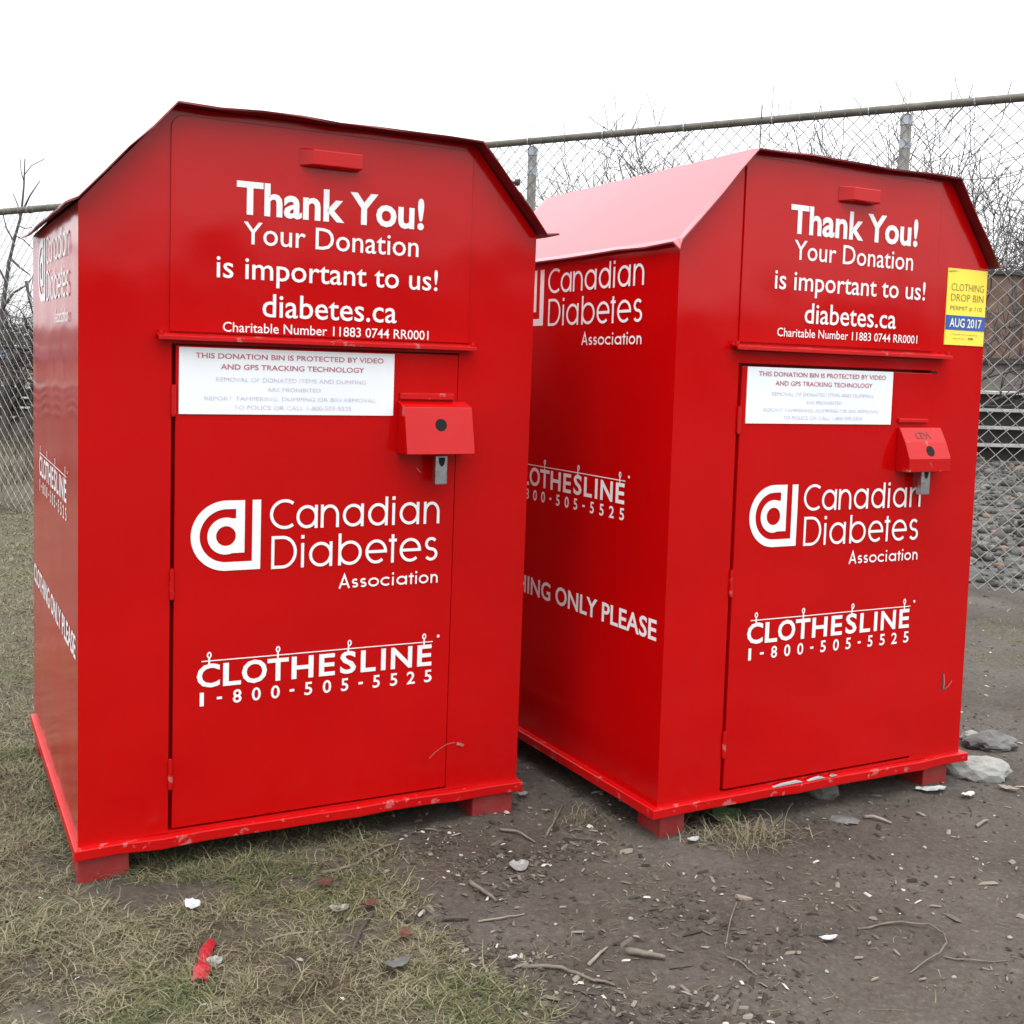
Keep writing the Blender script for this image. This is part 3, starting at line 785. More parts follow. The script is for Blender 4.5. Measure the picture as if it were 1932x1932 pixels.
TG = 'bare trees beyond the fence'
def at_depth(px, y): 
    v = ray(px, 700); k = y / v.y; return (v.x * k, y, GZ)
tree('bare_tree', 'bare multi stemmed tree rising behind the pale pink roof slope of the right bin', at_depth(1262, 17.5),
     [(-.30, 0, -.16, .0, 3.0, .07), (0, .2, .02, .05, 3.2, .075), (.35, .1, .16, 0, 2.9, .065), (.1, -.2, .28, .05, 2.6, .05)], group=TG, seed=11, depth=3, kids=(5, 7), up=.10)
tree('bare_tree', 'tall forked bare tree beyond the fence, over the flat roof top of the right bin', at_depth(1618, 18.0),
     [(-.25, 0, -.10, 0, 3.3, .08), (.05, .1, .03, 0, 3.55, .085), (.3, 0, .16, .04, 3.2, .075), (-.1, .3, -.26, 0, 2.8, .06)], group=TG, seed=23, depth=3, kids=(5, 7), up=.12)
tree('bare_tree', 'slender bare tree just right of the capped fence post above the right bin', at_depth(1752, 16.5),
     [(0, 0, .02, 0, 2.6, .05), (.12, 0, .22, 0, 2.3, .04)], group=TG, seed=31, depth=3, kids=(4, 6), up=.1)
tree('bare_tree', 'faint thin bare tree in the gap between the two bins above the fence rail', at_depth(1120, 24),
     [(0, 0, -.06, 0, 3.6, .05), (.5, 0, .1, 0, 3.8, .05)], group=TG, seed=37, depth=3, kids=(4, 6), up=.12)
tree('bare_tree', 'faint bare treetop between two stronger trees above the right bin', at_depth(1450, 26),
     [(0, 0, -.05, 0, 4.0, .06), (.6, 0, .12, 0, 3.8, .055)], group=TG, seed=39, depth=3, kids=(4, 6), up=.12)
tree('bare_bush', 'dense grey bare thicket showing above the rusty wagon at far right', at_depth(1935, 44),
     [(a, b, c, 0, l, .03) for a, b, c, l in ((-3.2, 0, -.1, 4.4), (-2.2, .2, -.1, 5.0), (-1.0, -.2, .05, 5.3), (.1, .1, .1, 5.4), (1.2, 0, .1, 5.2), (2.4, 0, .2, 5.4), (3.4, .4, .1, 4.8))],
     cat='bush', seed=43, depth=3, kids=(6, 8), up=.08, spread=.8, thin=.014)
def on_ray(px, py, y):
    v = ray(px, py); k = y / v.y; return CAM + v * k
sap = tag(empty('sapling', (on_ray(-14, 884, 12.2).x, 12.2, GZ)), 'thin dark sapling crossing the fence rail at the left edge', 'sapling')
def limb(mb, pix, r0, r1, d=12.2):
    P = [on_ray(a, c, d + .02 * k) - sap.location for k, (a, c) in enumerate(pix)]
    mb.tube(P, [r0 + (r1 - r0) * k / (len(P) - 1) for k in range(len(P))], 6)
b = MB(); limb(b, [(-30, 900), (-16, 800), (-4, 640), (8, 560), (16, 500), (27, 452), (40, 405), (45, 352), (47, 300)], .034, .007)
b.build('trunk', M['bark'], sap, smooth=True)
b = MB()
for pix, r in (([(41, 402), (56, 370), (76, 340)], .014), ([(38, 412), (34, 388), (25, 366)], .009), ([(46, 330), (60, 312), (84, 300)], .006), ([(20, 488), (38, 505), (58, 520)], .016),
               ([(3, 585), (26, 552), (50, 538), (60, 524)], .018), ([(26, 456), (12, 430), (4, 398)], .010), ([(12, 532), (-6, 500), (-20, 470)], .012), ([(34, 425), (48, 432), (60, 428)], .007),
               ([(46, 345), (40, 325), (38, 300)], .006), ([(50, 530), (54, 560), (64, 600)], .022), ([(30, 445), (44, 452), (62, 470)], .008)):
    limb(b, pix, r, .005)
b.build('crown', M['bark'], sap, smooth=True)
tree('bare_tree', 'grey tree with a dark crooked trunk and tangled branches at the left edge', at_depth(36, 15.6),
     [(0, 0, -.05, 0, 1.7, .13), (.1, .1, .35, 0, 1.5, .07), (-.15, 0, -.35, 0, 1.6, .07)], group=TG, seed=8, depth=3, kids=(6, 8), up=.05, wig=.24, spread=.85)
tree('bare_bush', 'tangled bare bush left of the left bin, far behind the fence', at_depth(10, 36),
     [(a, 0, c, 0, l, .04) for a, c, l in ((-1.2, -.2, 1.8), (-.4, .1, 2.1), (.3, 0, 2.2), (.9, .2, 2.0), (1.6, .1, 2.0))], cat='bush', seed=15, depth=3, kids=(6, 8), up=.07, spread=.8)

# ------------------------------------------------------------------ beyond the fence: beams, wagons, rubble, woodland
def beam_stack(label, p, yaw, length, levels, dh):
    root = tag(empty('beam_stack', p, Matrix.Rotation(yaw, 3, 'Z')), label, 'steel beams', 'stacks of long steel beams beyond the fence')
    h = .0
    for i in range(levels):
        w = .34 - .03 * i; fl = dh * .17; x0, x1 = -length / 2 - .12 * (i % 2), length / 2 + .1 * i
        b = MB()
        b.box((x0 + .01, -w + .16, h), (x1 - .01, w - .16, h + dh - fl - .001)); b.build('beam_web_shade', M['dark_iron'], root)  # dark web colour stands in for shadow between the pale flanges
        b = MB(); b.box((x0, -w - .10, h + dh - fl), (x1, w + .10, h + dh)); b.build('beam_flange', M['rail_top'], root, bevel=.004)
        h += dh + .001
    return root
beam_stack('tall stack of long pale edged beams beyond the fence at the right edge', (9.6, 19.0, GZ), math.radians(9), 7.0, 4, .275)
beam_stack('low stack of long pale edged beams beyond the fence at the left edge', (-9.4, 19.2, GZ), math.radians(4), 6.0, 4, .160)

def wagon(label, p, yaw, L_, H_, m_body, m_low, seed):
    rng = random.Random(seed)
    root = tag(empty('freight_wagon', p, Matrix.Rotation(yaw, 3, 'Z')), label, 'freight wagon', 'freight wagons beyond the fence')
    b = MB(); b.box((-L_ / 2, -1.4, 1.75), (L_ / 2, 1.4, H_)); body = b.build('body', m_body, root, bevel=.03)
    b = MB()
    n = int(L_ / 1.3)
    for i in range(n + 1):
        x = -L_ / 2 + .1 + (L_ - .2) * i / n
        b = MB(); b.box((x - .06, -1.50, 1.80), (x + .06, -1.401, H_ - .12)); b.build('rib', m_body, body)
    b = MB(); b.box((-L_ / 2 - .03, -1.52, H_ - .10), (L_ / 2 + .03, 1.52, H_ + .02)); b.build('top_chord', M['dark_iron'], root, bevel=.02)
    b = MB(); b.box((-L_ / 2, -1.50, 1.62), (L_ / 2, 1.5, 1.749)); b.build('sill', M['dark_iron'], root)
    b = MB(); b.box((-L_ / 2 + .3, -1.36, .75), (L_ / 2 - .3, 1.36, 1.619)); b.build('underframe', m_low, root)
    for s in (-1, 1):
        for k in (-.9, .9):
            w = MB(); x = s * (L_ / 2 - 2.2) + k
            for yy in (-.80, .66): w.cyl((x, yy, .46), (x, yy + .14, .46), .46, 20)
            w.cyl((x, -.7, .46), (x, .7, .46), .07, 8); w.build('wheelset', M['dark_iron'], root)
        w = MB(); x = s * (L_ / 2 - 2.2); w.box((x - 1.5, -.98, .38), (x + 1.5, -.84, .72)); w.build('truck_frame', M['dark_iron'], root)
    return root
wagon('long rusty brown freight wagon beyond the fence at the right edge', (19.5, 36, GZ + .15), math.radians(4), 15, 4.30, M['rust'], M['rust_grey'], 1)
w2 = wagon('low faded blue and red freight wagon beyond the tangled tree at the left edge', (-15.9, 30, GZ), math.radians(0), 10, 2.35, M['wagon_blue'], M['wagon_red'], 2)
w2.scale = (.57, .57, .57)
for o in w2.children:
    if o.name.startswith('top_chord'): o.data.materials[0] = M['wagon_white']

rng = np.random.default_rng(7)
ico = bmesh.new(); bmesh.ops.create_icosphere(ico, subdivisions=1, radius=1.0)
ICO_V = np.array([v.co[:] for v in ico.verts]); ICO_F = np.array([[v.index for v in f.verts] for f in ico.faces]); ico.free()
def rocks(name, xs, ys, size, m, tint, flat=.7, zoff=0.25):
    n = len(xs); k = len(ICO_V)
    P = ICO_V[None] * (1 + rng.uniform(-.42, .42, (n, k, 1)))
    sc_ = size[:, None, None] * np.stack([rng.uniform(.7, 1.3, n), rng.uniform(.6, 1.2, n), rng.uniform(.45, .9, n) * flat / .7], -1)[:, None, :]
    P = P * sc_
    a = rng.uniform(0, 6.28, n); c, s = np.cos(a)[:, None], np.sin(a)[:, None]
    X = P[..., 0] * c - P[..., 1] * s + xs[:, None]; Y = P[..., 0] * s + P[..., 1] * c + ys[:, None]
    Z = P[..., 2] + (gz(xs, ys) + size * zoff)[:, None]
    Fr = (ICO_F[None] + (np.arange(n) * k)[:, None, None]).reshape(-1, 3)
    return np_mesh(name, np.stack([X, Y, Z], -1).reshape(-1, 3), Fr, m, {'tint': np.repeat(tint, k)})
n = 22000
rx = rng.uniform(-3.5, 13, n); ry = fence_y(rx) + .15 + rng.random(n) ** 1.1 * 14
ok = ry < 21.5
rx, ry = rx[ok], ry[ok]
ro = rocks('rubble', rx, ry, np.exp(rng.normal(-3.85, .6, len(rx))).clip(.010, .10), M['rubble'], rng.random(len(rx)) ** 1.4, zoff=.35)
tag(ro, 'grey broken stone and gravel covering the ground beyond the fence', 'gravel', kind='stuff')

# bare woodland ring round the yard, far off
nA, nR = 220, 7
A = np.linspace(0, 2 * math.pi, nA, endpoint=False)
vv, aa = [], []
for j in range(nR):
    f = j / (nR - 1)
    for i, a in enumerate(A):
        ang = a * 180 / math.pi
        front = math.cos(a - math.pi / 2)
        rad = 62 + (45 if front > .3 else 0) * sstep(.3, .6, front)
        hgt = (4.6 + 3.2 * float(fbm(a * 9, 3.0, 3, 77)) + 2.2 * float(vnoise(a * 60, 1.0, 5))) * 1.0
        hgt *= 1.0 - .55 * float(sstep(-.2, .4, front))
        z = hgt * math.sin(f * math.pi / 2) ** .8
        rr = rad + f * 6 + float(vnoise(a * 80 + 9, f * 6, 8)) * 1.6
        vv.append((rr * math.cos(a), rr * math.sin(a), z + GZ - .3))
ff = []
for j in range(nR - 1):
    for i in range(nA):
        k = (i + 1) % nA
        ff.append((j * nA + i, j * nA + k, (j + 1) * nA + k, (j + 1) * nA + i))
wd = np_mesh('distant_woodland', np.array(vv), np.array(ff), M['wood_hill'])
tag(wd, 'low grey brown belt of bare woodland along the horizon', 'woodland', kind='stuff')

# ------------------------------------------------------------------ grass
def blades(name, xs, ys, ln, wd_, flat, tint, m, segs=3, curl=.8):
    n = len(xs); z0 = gz(xs, ys) - .002
    az = rng.uniform(0, 6.283, n); el = flat
    p = np.stack([xs, ys, z0], -1); rows_ = []
    turn = rng.normal(0, curl, n); drop = rng.uniform(.1, .7, n)
    for k in range(segs + 1):
        d = np.stack([np.cos(az) * np.cos(el), np.sin(az) * np.cos(el), np.sin(el)], -1)
        sidev = np.stack([-np.sin(az), np.cos(az), np.zeros(n)], -1) * (wd_ * (1 - .8 * k / segs) / 2)[:, None]
        rows_.append(p - sidev); rows_.append(p + sidev)
        p = p + d * (ln / segs)[:, None]
        g = gz(p[:, 0], p[:, 1]) + .0015
        p[:, 2] = np.maximum(p[:, 2], g)
        az = az + turn; el = el - drop
    V = np.stack(rows_, 1).reshape(-1, 3); kk = 2 * (segs + 1)
    base = (np.arange(n) * kk)[:, None]
    q = np.concatenate([base + np.array([[2 * s, 2 * s + 1, 2 * s + 3, 2 * s + 2]]) for s in range(segs)], 0)
    return np_mesh(name, V, q, m, {'tint': np.repeat(tint, kk)})
def scatter(n, x0, x1, y0, y1, maskf):
    x = rng.uniform(x0, x1, n); y = rng.uniform(y0, y1, n)
    k = rng.random(n) < maskf(x, y); return x[k], y[k]
def inside_bin(x, y):
    r = np.zeros(len(x), bool)
    for P_, yaw, W in (((-1.0069, 2.6693), .4822, 1.18), ((.4231, 3.0389), .4953, 1.157)):
        dx, dy = x - P_[0], y - P_[1]; u = dx * math.cos(yaw) + dy * math.sin(yaw); v = -dx * math.sin(yaw) + dy * math.cos(yaw)
        r |= (u > .03) & (u < W - .03) & (v > .12) & (v < 1.0)
    return r
gm = lambda x, y: grass_mask(x, y) ** 1.2 * ~inside_bin(x, y)
xa, ya = scatter(26000, -1.9, .55, 1.85, 3.6, gm)
kx, ky = scatter(4200, -1.9, .55, 1.85, 3.6, gm)                # rooted clumps
xa = np.concatenate([xa, (kx[:, None] + rng.normal(0, .012, (len(kx), 20))).ravel()])
ya = np.concatenate([ya, (ky[:, None] + rng.normal(0, .012, (len(kx), 20))).ravel()])
xb, yb = scatter(42000, -5.5, -1.0, 3.0, 9.5, gm)
xc, yc = scatter(5000, 1.4, 3.2, 4.6, 6.8, lambda x, y: grass_mask(x, y) * .8)
ye = rng.uniform(3.2, 9.8, 26000); xe = ye * rng.uniform(-.50, -.33, 26000)
xs_, ys_ = scatter(9000, -.7, 1.3, 2.0, 3.5, lambda x, y: (.12 + .55 * np.exp(-((x + .05) / .35) ** 2)) * (fbm(x * 6, y * 6, 2, 71) > .47) * ~inside_bin(x, y))
gx_, gy_ = np.concatenate([xa, xb, xc, xe, xs_]), np.concatenate([ya, yb, yc, ye, ys_])
n = len(gx_)
patch = fbm(gx_ * 4.5, gy_ * 4.5, 3, 91)
tint = np.clip(rng.normal(.53, .19, n) + (patch - .48) * 1.3 + .30 * (rng.random(n) < .10), 0, 1)
gl = rng.uniform(.02, .075, n) * (1 + .3 * (rng.random(n) < .1))
go = blades('grass', gx_, gy_, gl, rng.uniform(.0014, .0036, n) * (1 + .15 * np.maximum(gy_ - 3, 0)), np.where(np.arange(n) >= n - len(xs_), .05, rng.uniform(.0, .8, n)), np.where(np.arange(n) >= n - len(xs_), rng.uniform(.08, .5, n), tint), M['grass'])
tag(go, 'short matted dry grass round the left bin', 'grass', kind='stuff')
xd, yd = scatter(26000, -13, -2.2, 9.0, 19.0, lambda x, y: (fbm(x * .7, y * .7, 2, 5) > .35) * 1.0 * (y > 9.0 + .0 * x))
n = len(xd)
dg_ = blades('dead_grass', xd, yd, rng.uniform(.12, .42, n), rng.uniform(.004, .010, n), rng.uniform(.5, 1.4, n), np.clip(rng.normal(.45, .25, n), 0, 1), M['dead_grass'], curl=.4)
tag(dg_, 'dead brown standing grass on the bank at the left edge', 'grass', kind='stuff')

# ------------------------------------------------------------------ fine litter on the dirt
def lit(x, y):
    near = np.exp(-((x - .02 + .2 * (y - 2.6)) / .42) ** 2)
    return np.clip(.07 + .75 * near, 0, 1) * (1 - .55 * grass_mask(x, y)) * (.16 + 1.4 * sstep(.44, .64, fbm(x * 5, y * 5, 2, 71)))
x1, y1 = scatter(60000, -1.3, 2.0, 1.9, 4.4, lit)
x2, y2 = scatter(5000, 1.2, 3.6, 4.0, 7.4, lambda x, y: .5 + 0 * x)
lx, ly = np.concatenate([x1, x2]), np.concatenate([y1, y2]); n = len(lx)
sz = np.exp(rng.normal(-5.95, .5, n)).clip(.0010, .009)
long_ = np.minimum(1 + rng.exponential(1.0, n), 3.6)
a = rng.uniform(0, 6.283, n)
U = np.stack([np.cos(a), np.sin(a), rng.normal(0, .12, n)], -1) * (sz * long_)[:, None]
Wv = np.stack([-np.sin(a), np.cos(a), rng.normal(0, .25, n)], -1) * sz[:, None] * rng.uniform(.45, 1, n)[:, None]
C0 = np.stack([lx, ly, gz(lx, ly) + .0022], -1)
Hh = np.stack([0 * lx, 0 * lx, sz * .55], -1)
V = np.stack([C0 - U - Wv * .6, C0 + U * .8 - Wv, C0 + U + Wv * .5, C0 - U * .7 + Wv, C0 - U * .5 - Wv * .4 + Hh, C0 + U * .5 - Wv * .5 + Hh, C0 + U * .6 + Wv * .3 + Hh, C0 - U * .45 + Wv * .6 + Hh], 1).reshape(-1, 3)
base = (np.arange(n) * 8)[:, None]
Fl = np.concatenate([base + np.array([q]) for q in ((4, 5, 6, 7), (0, 1, 5, 4), (1, 2, 6, 5), (2, 3, 7, 6), (3, 0, 4, 7))], 0)
tl = np.clip(rng.beta(1.6, 2.2, n) + (rng.random(n) < .07) * .5, 0, 1)
li = np_mesh('ground_litter', V, Fl, M['litter'], {'tint': np.repeat(tl, 8)})
tag(li, 'fine wood crumbs, grit and leaf bits strewn over the dirt', 'litter', kind='stuff')

# ------------------------------------------------------------------ single pieces lying on the ground
R_ = random.Random(99)
def lump(name, p, size, m, label, cat, seed, group=None, yaw=0., sub=3, rough=.25, squash=1.0):
    bm = bmesh.new(); bmesh.ops.create_icosphere(bm, subdivisions=sub, radius=1.0)
    for v in bm.verts:
        c = v.co
        k = 1 + rough * (float(fbm(c.x * 1.7 + seed * 3.1 + 5, c.y * 1.7 + c.z * 1.3 + 9, 3, seed)) - .5) * 2
        k += rough * .5 * (float(vnoise(c.x * 5 + seed, c.z * 5 - c.y * 4, seed + 2)) - .5)
        v.co = Vector((c.x * size[0], c.y * size[1], c.z * size[2])) * k
    me = bpy.data.meshes.new(name); bm.to_mesh(me); bm.free(); me.materials.append(m)
    for f in me.polygons: f.use_smooth = rough < .3
    o = bpy.data.objects.new(name, me); COL.objects.link(o)
    o.location = Vector(p) + Vector((0, 0, size[2] * .55)); o.rotation_euler = (0, 0, yaw)
    return tag(o, label, cat, group)
def flake(name, p, lx_, ly_, m, label, cat, yaw=0., seed=0, group=None, curl=.25, th=.0012, tilt=0.0):
    """thin crumpled sheet with an irregular outline"""
    rng_ = random.Random(seed); b = MB(); n = 7
    top, bot = [], []
    for i in range(n + 1):
        u = i / n * 2 - 1
        hw = ly_ / 2 * (1 - abs(u) ** 3 * .75) * rng_.uniform(.75, 1.1)
        for j in range(4):
            w = (j / 3 * 2 - 1)
            z = curl * lx_ * .5 * (u * u * .5 + w * w * .18) + rng_.uniform(-.06, .06) * ly_ + .004
            q = (u * lx_ / 2 + rng_.uniform(-.03, .03) * lx_, w * hw, max(.0015, z))
            top.append((q[0], q[1], q[2] + th)); bot.append(q)
    T = len(top); fs = []
    for i in range(n):
        for j in range(3):
            a_ = i * 4 + j
            fs += [(a_, a_ + 1, a_ + 5, a_ + 4), (a_ + T, a_ + 4 + T, a_ + 5 + T, a_ + 1 + T)]
    for i in range(n):
        for j in (0, 3): a_ = i * 4 + j; fs.append((a_, a_ + 4, a_ + 4 + T, a_ + T))
    for j in range(3):
        for a_ in (j, n * 4 + j): fs.append((a_, a_ + 1, a_ + 1 + T, a_ + T))
    b.add(top + bot, fs)
    o = b.build(name, m); o.location = p; o.rotation_euler = (tilt, 0, yaw)
    return tag(o, label, cat, group)
def chip(p, lx_, ly_, m, label, cat='wood chip', yaw=0., seed=0, group=None, th=.003, name='wood_chip'):
    rg = random.Random(seed); b = MB(); n = 6
    out = [(-.5, rg.uniform(-.2, .1)), (-.28, -.5 * rg.uniform(.6, 1)), (.25, -.5 * rg.uniform(.7, 1)), (.5, rg.uniform(-.3, .2)), (.3, .5 * rg.uniform(.5, 1)), (-.3, .5 * rg.uniform(.7, 1))]
    b.add([(a * lx_, c * ly_, 0) for a, c in out] + [(a * lx_ * .9, c * ly_ * .8, th * rg.uniform(.5, 1.2)) for a, c in out],
          [tuple(range(n))[::-1], tuple(range(n, 2 * n))] + [(k, (k + 1) % n, (k + 1) % n + n, k + n) for k in range(n)])
    o = b.build(name, m); o.location = p; o.rotation_euler = (0, 0, yaw)
    return tag(o, label, cat, group)
def stick(pix, r, m, label, name='stick', group=None, lift=.004, cat='stick', n=5):
    pts = [G(*q) for q in pix]; P0 = pts[0].copy(); b = MB(); sm = []
    for i in range(len(pts) - 1):
        for k in range(4): sm.append(pts[i].lerp(pts[i + 1], k / 4))
    sm.append(pts[-1])
    sm = [Vector((q.x, q.y, float(gz(q.x, q.y)) + r * .8 + lift * math.sin(math.pi * i / (len(sm) - 1)))) - P0 for i, q in enumerate(sm)]
    b.tube(sm, [r * (1 - .45 * i / (len(sm) - 1)) for i in range(len(sm))], n)
    o = b.build(name, m, smooth=True); o.location = P0
    return tag(o, label, cat, group)

# red strap
p = [G(398, 1786), G(389, 1806), G(385, 1824), G(381, 1842), G(377, 1860)]
b = MB(); wv = [.011, .013, .0125, .017, .014]
vs = []
for i, q in enumerate(p):
    h = .012 + .008 * (i % 2)
    for s_, dz in ((-1, 0), (-.3, .006), (.4, .004), (1, -.003)): vs.append((q.x + s_ * wv[i] - p[0].x, q.y + s_ * .003 - p[0].y, q.z + h + dz - p[0].z))
for i, q in enumerate(p):
    h = .009 + .008 * (i % 2)
    for s_, dz in ((-1, 0), (-.3, .006), (.4, .004), (1, -.003)): vs.append((q.x + s_ * wv[i] - p[0].x, q.y + s_ * .003 - p[0].y, q.z + h + dz - p[0].z))
fs = []
for i in range(4):
    for j in range(3):
        a_ = i * 4 + j; fs += [(a_, a_ + 1, a_ + 5, a_ + 4), (a_ + 20, a_ + 24, a_ + 25, a_ + 21)]
    for j in (0, 3): a_ = i * 4 + j; fs.append((a_, a_ + 4, a_ + 24, a_ + 20))
for j in range(3):
    for a_ in (j, 16 + j): fs.append((a_, a_ + 1, a_ + 21, a_ + 20))
b.add(vs, fs); o = b.build('strap', M['ribbon']); o.location = p[0]
tag(o, 'short torn red plastic strap lying in the grass at the bottom', 'strap')

flake('scrap', G(366, 1720) + Vector((0, 0, .014)), .046, .026, M['plastic'], 'bright white plastic scrap on the grass below the left bin', 'scrap', yaw=-.5, seed=1, curl=.5, tilt=.5)
flake('scrap', G(404, 1823) + Vector((0, 0, .006)), .034, .026, M['film_dull'], 'pale plastic scrap touching the red strap in the grass', 'scrap', yaw=.3, seed=2, curl=.5, tilt=.4)
lump('plastic_bag', G(1838, 1464), (.115, .055, .045), M['pale_stone'], 'crumpled whitish bag on the dirt beside the right foot of the right bin', 'bag', 3, yaw=-.25, rough=.30)
lump('stone', G(1868, 1412), (.085, .06, .034), M['stone'], 'grey stone behind the whitish bag at the right edge', 'stone', 4, yaw=.2, rough=.4)
lump('stone', G(1838, 1406), (.05, .05, .03), M['pale_stone'], 'small pale stone just right of the right bin, behind the whitish bag', 'stone', 6, yaw=.6, rough=.4)
flake('scrap', G(1756, 1492) + Vector((0, 0, .006)), .105, .035, M['plastic'], 'flat white scrap lying at the right foot of the right bin', 'scrap', yaw=.2, seed=4, curl=.15)
flake('scrap', G(1826, 1505) + Vector((0, 0, .006)), .055, .03, M['plastic'], 'small white scrap in front of the whitish bag', 'scrap', yaw=.5, seed=5, curl=.3)
flake('scrap', G(1902, 1492) + Vector((0, 0, .006)), .060, .03, M['wood'], 'cream coloured flake at the right edge beside the whitish bag', 'scrap', yaw=-.4, seed=6, curl=.2)
flake('scrap', G(1308, 1594) + Vector((0, 0, .008)), .036, .022, M['plastic'], 'white scrap beside the front left foot of the right bin', 'scrap', yaw=.5, seed=7, curl=.4)
lump('stone', G(1546, 1498), (.05, .045, .035), M['stone'], 'wedge of grey stone in the shade under the middle of the right bin', 'stone', 8, rough=.4)
lump('stone', G(1590, 1550), (.045, .028, .008), M['stone'], 'flat dark stone half buried in front of the right bin', 'stone', 9, rough=.4)
flake('leaf', G(1368, 1548) + Vector((0, 0, .012)), .085, .06, M['leaf_green'], 'broad dark green leaf under the front edge of the right bin', 'leaf', yaw=.2, seed=9, curl=.5, tilt=.5)
flake('scrap', G(978, 1642) + Vector((0, 0, .004)), .050, .040, M['film_dull'], 'crumpled translucent plastic on the dirt between the bins', 'plastic', yaw=.2, seed=10, curl=.6, tilt=.3)
flake('scrap', G(640, 1722) + Vector((0, 0, .004)), .045, .034, M['film_dull'], 'wrinkled greyish white scrap on the grass in front of the left bin', 'scrap', yaw=.2, seed=11, curl=.5)
for k, (px, py, lb) in enumerate(((613, 1676, 'dark red dead leaf on the grass in front of the left bin'), (696, 1716, 'brown red dead leaf right of the greyish white scrap'), (764, 1775, 'dark red dead leaf among crumbs at bottom centre'))):
    flake('leaf', G(px, py) + Vector((0, 0, .010)), .042, .028, M['leaf_red'], lb, 'leaf', yaw=k * .9, seed=20 + k, curl=.5)
flake('scrap', G(748, 1832) + Vector((0, 0, .01)), .058, .032, M['stone'], 'grey crumpled scrap on the dirt at the bottom left of centre', 'scrap', yaw=.5, seed=31, curl=.6)
flake('scrap', G(967, 1815) + Vector((0, 0, .006)), .022, .012, M['plastic'], 'tiny white scrap at the bottom centre beside the bark strip', 'scrap', yaw=.5, seed=33, curl=.4)
flake('scrap', G(1562, 1778) + Vector((0, 0, .005)), .045, .022, M['plastic'], 'shiny pale scrap lying alone on the bare dirt at bottom right', 'scrap', yaw=.3, seed=34, curl=.4)
flake('scrap', G(985, 1505) + Vector((0, 0, .006)), .035, .025, M['film_dull'], 'greenish white scrap in front of the left bin foot near the gap', 'scrap', yaw=.4, seed=35, curl=.5)
chip(G(1182, 1608), .050, .022, M['wood'], 'large pale wood chip left of the dry grass tuft', yaw=.5, seed=41, th=.006)
chip(G(1405, 1697), .050, .017, M['wood'], 'thick pale wood chip on the dirt below the dry grass tuft', yaw=-.3, seed=42, th=.009)
stick([(1630, 1544), (1655, 1548), (1682, 1555)], .0062, M['wood'], 'pale split wood stick on the dirt in front of the right bin')
stick([(1842, 1560), (1852, 1556), (1864, 1550)], .006, M['wood'], 'short pale stick at the right edge in front of the whitish bag')
stick([(1618, 1755), (1700, 1745), (1752, 1752), (1780, 1772), (1786, 1790), (1772, 1808), (1742, 1822), (1716, 1838)], .0030, M['stick'], 'long bent dry stem curling on the dirt at bottom right', lift=.012)
stick([(1778, 1806), (1830, 1815), (1900, 1814)], .0022, M['stick'], 'thin straight stem lying right of the bent dry stem')
stick([(1390, 1704), (1378, 1740), (1368, 1790)], .0026, M['stick'], 'thin curved stem on the dirt below the thick wood chip')
stick([(1369, 1806), (1395, 1818), (1428, 1842)], .0028, M['stick'], 'thin stem slanting down at the bottom, below the curved stem')
stick([(1182, 1800), (1215, 1808), (1255, 1812)], .0085, M['stick'], 'grey bark strip on the dirt at bottom centre')
stick([(1110, 1824), (1128, 1808), (1146, 1790)], .0045, M['wood'], 'pale stick slanting beside the grey bark strip')
stick([(608, 1650), (640, 1645), (672, 1636), (706, 1612), (742, 1596)], .005, M['stick'], 'long grey twig on the grass in front of the left bin')
stick([(704, 1616), (714, 1632), (712, 1650)], .0035, M['stick'], 'short forked twig end under the long grey twig')
stick([(886, 1668), (906, 1684), (936, 1704)], .007, M['stick'], 'thick brown stick on the dirt between the bins')
stick([(702, 1728), (680, 1762), (662, 1806)], .006, M['stick_dark'], 'dark straight twig at the bottom left of centre')
stick([(902, 1740), (950, 1736), (990, 1726)], .003, M['wood'], 'thin pale straw on the dirt in front of the gap')
stick([(836, 1738), (866, 1738), (884, 1737)], .006, M['stick_dark'], 'dark short stick lying level on the dirt left of the pale straw')
stick([(500, 1776), (560, 1766), (612, 1758)], .003, M['wood'], 'long pale straw on the grass right of the white scrap')
stick([(1030, 1580), (1042, 1562), (1062, 1522)], .004, M['stick'], 'thin stick pointing into the gap between the bins')
stick([(942, 1570), (976, 1574), (1010, 1592)], .005, M['stick'], 'grey twig on the dirt in front of the gap between the bins')
stick([(985, 1828), (1060, 1832), (1120, 1856), (1160, 1862)], .0045, M['stick'], 'long grey stem along the bottom edge at centre')
# pale wood chips one could count
CH = [(1208, 1600), (1215, 1625), (1100, 1645), (1060, 1664), (955, 1640), (1020, 1655), (930, 1630), (1120, 1570), (1012, 1540), (1030, 1530), (1000, 1527), (900, 1600), (1470, 1650), (1478, 1660), (1490, 1640), (1580, 1660),
      (1690, 1666), (1665, 1583), (1604, 1555), (1310, 1562), (1450, 1668), (1500, 1740), (1466, 1757), (1425, 1758), (1765, 1712), (1840, 1760), (1860, 1678), (1900, 1695), (1918, 1640), (1808, 1582), (1540, 1718), (1550, 1690),
      (1640, 1782), (1870, 1830), (1820, 1803), (1692, 1800), (1620, 1810), (1330, 1790), (1345, 1834), (1200, 1770), (1062, 1714), (1090, 1760), (975, 1715), (872, 1672), (930, 1760), (820, 1835), (1235, 1853), (1296, 1848), (1900, 1850), (1740, 1850), (1650, 1850)]
proto = None
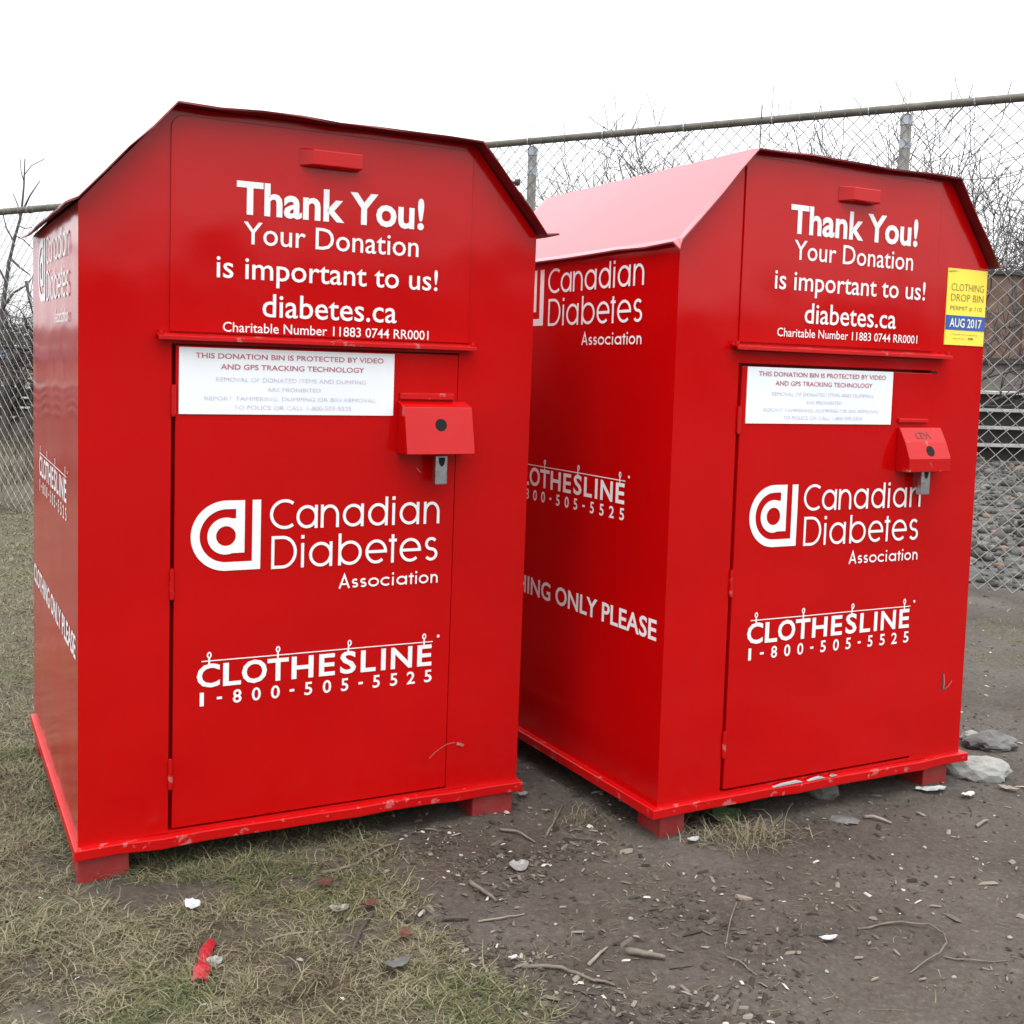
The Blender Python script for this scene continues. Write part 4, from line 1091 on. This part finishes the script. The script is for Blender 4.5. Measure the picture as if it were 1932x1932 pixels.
for i, (px, py) in enumerate(CH):
    p = G(px, py) + Vector((0, 0, .003))
    if proto is None:
        protos = [chip(p, .017, .0065, M['wood'], 'small pale wood chip lying flat on the bare dirt', yaw=.4, seed=77 + q, group='small pale wood chips on the dirt') for q in range(1)]
        alt = [chip((0, 0, -5), .017, .0065, M['wood'], 'x', seed=87 + q).data for q in range(4)]
        for o in [o for o in COL.objects if o.location.z == -5]: bpy.data.objects.remove(o)
        proto = protos[0]
    else:
        c = proto.copy(); COL.objects.link(c); c.data = alt[i % 4]; c.location = p; c.rotation_euler = (R_.uniform(-.2, .2), R_.uniform(-.15, .15), R_.uniform(0, 6.28))
        k = R_.uniform(.5, 1.2); c.scale = (k * R_.uniform(.7, 1.8), k, 1)
# pale pebbles
PB = [(1876, 1540), (1765, 1655), (1290, 1650), (1130, 1592), (1000, 1585), (1240, 1700), (1120, 1690), (1048, 1745), (870, 1615), (1420, 1730), (1530, 1620), (1610, 1620), (1842, 1622), (1915, 1590), (1745, 1600), (1700, 1640), (1760, 1725), (1570, 1705), (1250, 1780), (1190, 1735), (1335, 1720), (1030, 1800), (1080, 1840), (906, 1810), (850, 1790), (1460, 1820), (1560, 1835), (1800, 1845), (1905, 1770), (1660, 1720)]
pp = None
for i, (px, py) in enumerate(PB):
    p = G(px, py)
    if pp is None: pp = lump('pebble', p, (.0055, .0045, .0035), M['pale_stone'], 'small pale pebble on the bare dirt', 'pebble', 12, group='small pale pebbles on the dirt', sub=2)
    else:
        c = pp.copy(); COL.objects.link(c); c.location = p + Vector((0, 0, .002)); c.rotation_euler = (0, 0, R_.uniform(0, 6.28)); k = R_.uniform(.5, 1.3); c.scale = (k, k, k)

# dry grass tuft in front of the right bin
c0 = G(1402, 1580)
n = 420
tx_ = rng.normal(0, .075, n); ty_ = rng.normal(0, .04, n)
tf = blades('grass_tuft', c0.x + tx_, c0.y + ty_, rng.uniform(.03, .12, n), rng.uniform(.0015, .0032, n), rng.uniform(.1, 1.2, n), np.clip(rng.normal(.47, .12, n), 0, .75), M['grass'], segs=4, curl=.35)
tag(tf, 'tuft of dry straw coloured grass at the front edge of the right bin', 'grass tuft')
c0 = G(1095, 1545); n = 120
tf = blades('grass_tuft', c0.x + rng.normal(0, .035, n), c0.y + rng.normal(0, .03, n), rng.uniform(.02, .07, n), rng.uniform(.0012, .0025, n), rng.uniform(.1, 1.2, n), np.clip(rng.normal(.65, .15, n), 0, 1), M['grass'], segs=4, curl=.3)
tag(tf, 'small olive grass tuft on the dirt in the gap between the bins', 'grass tuft')
c0 = G(690, 1530); n = 160
tf = blades('grass_tuft', c0.x + rng.normal(0, .05, n), c0.y + rng.normal(0, .03, n), rng.uniform(.03, .075, n), rng.uniform(.0016, .003, n), rng.uniform(.2, 1.2, n), np.clip(rng.normal(.9, .1, n), 0, 1), M['grass'], segs=4, curl=.3)
tag(tf, 'small green grass tuft under the front edge of the left bin', 'grass tuft')
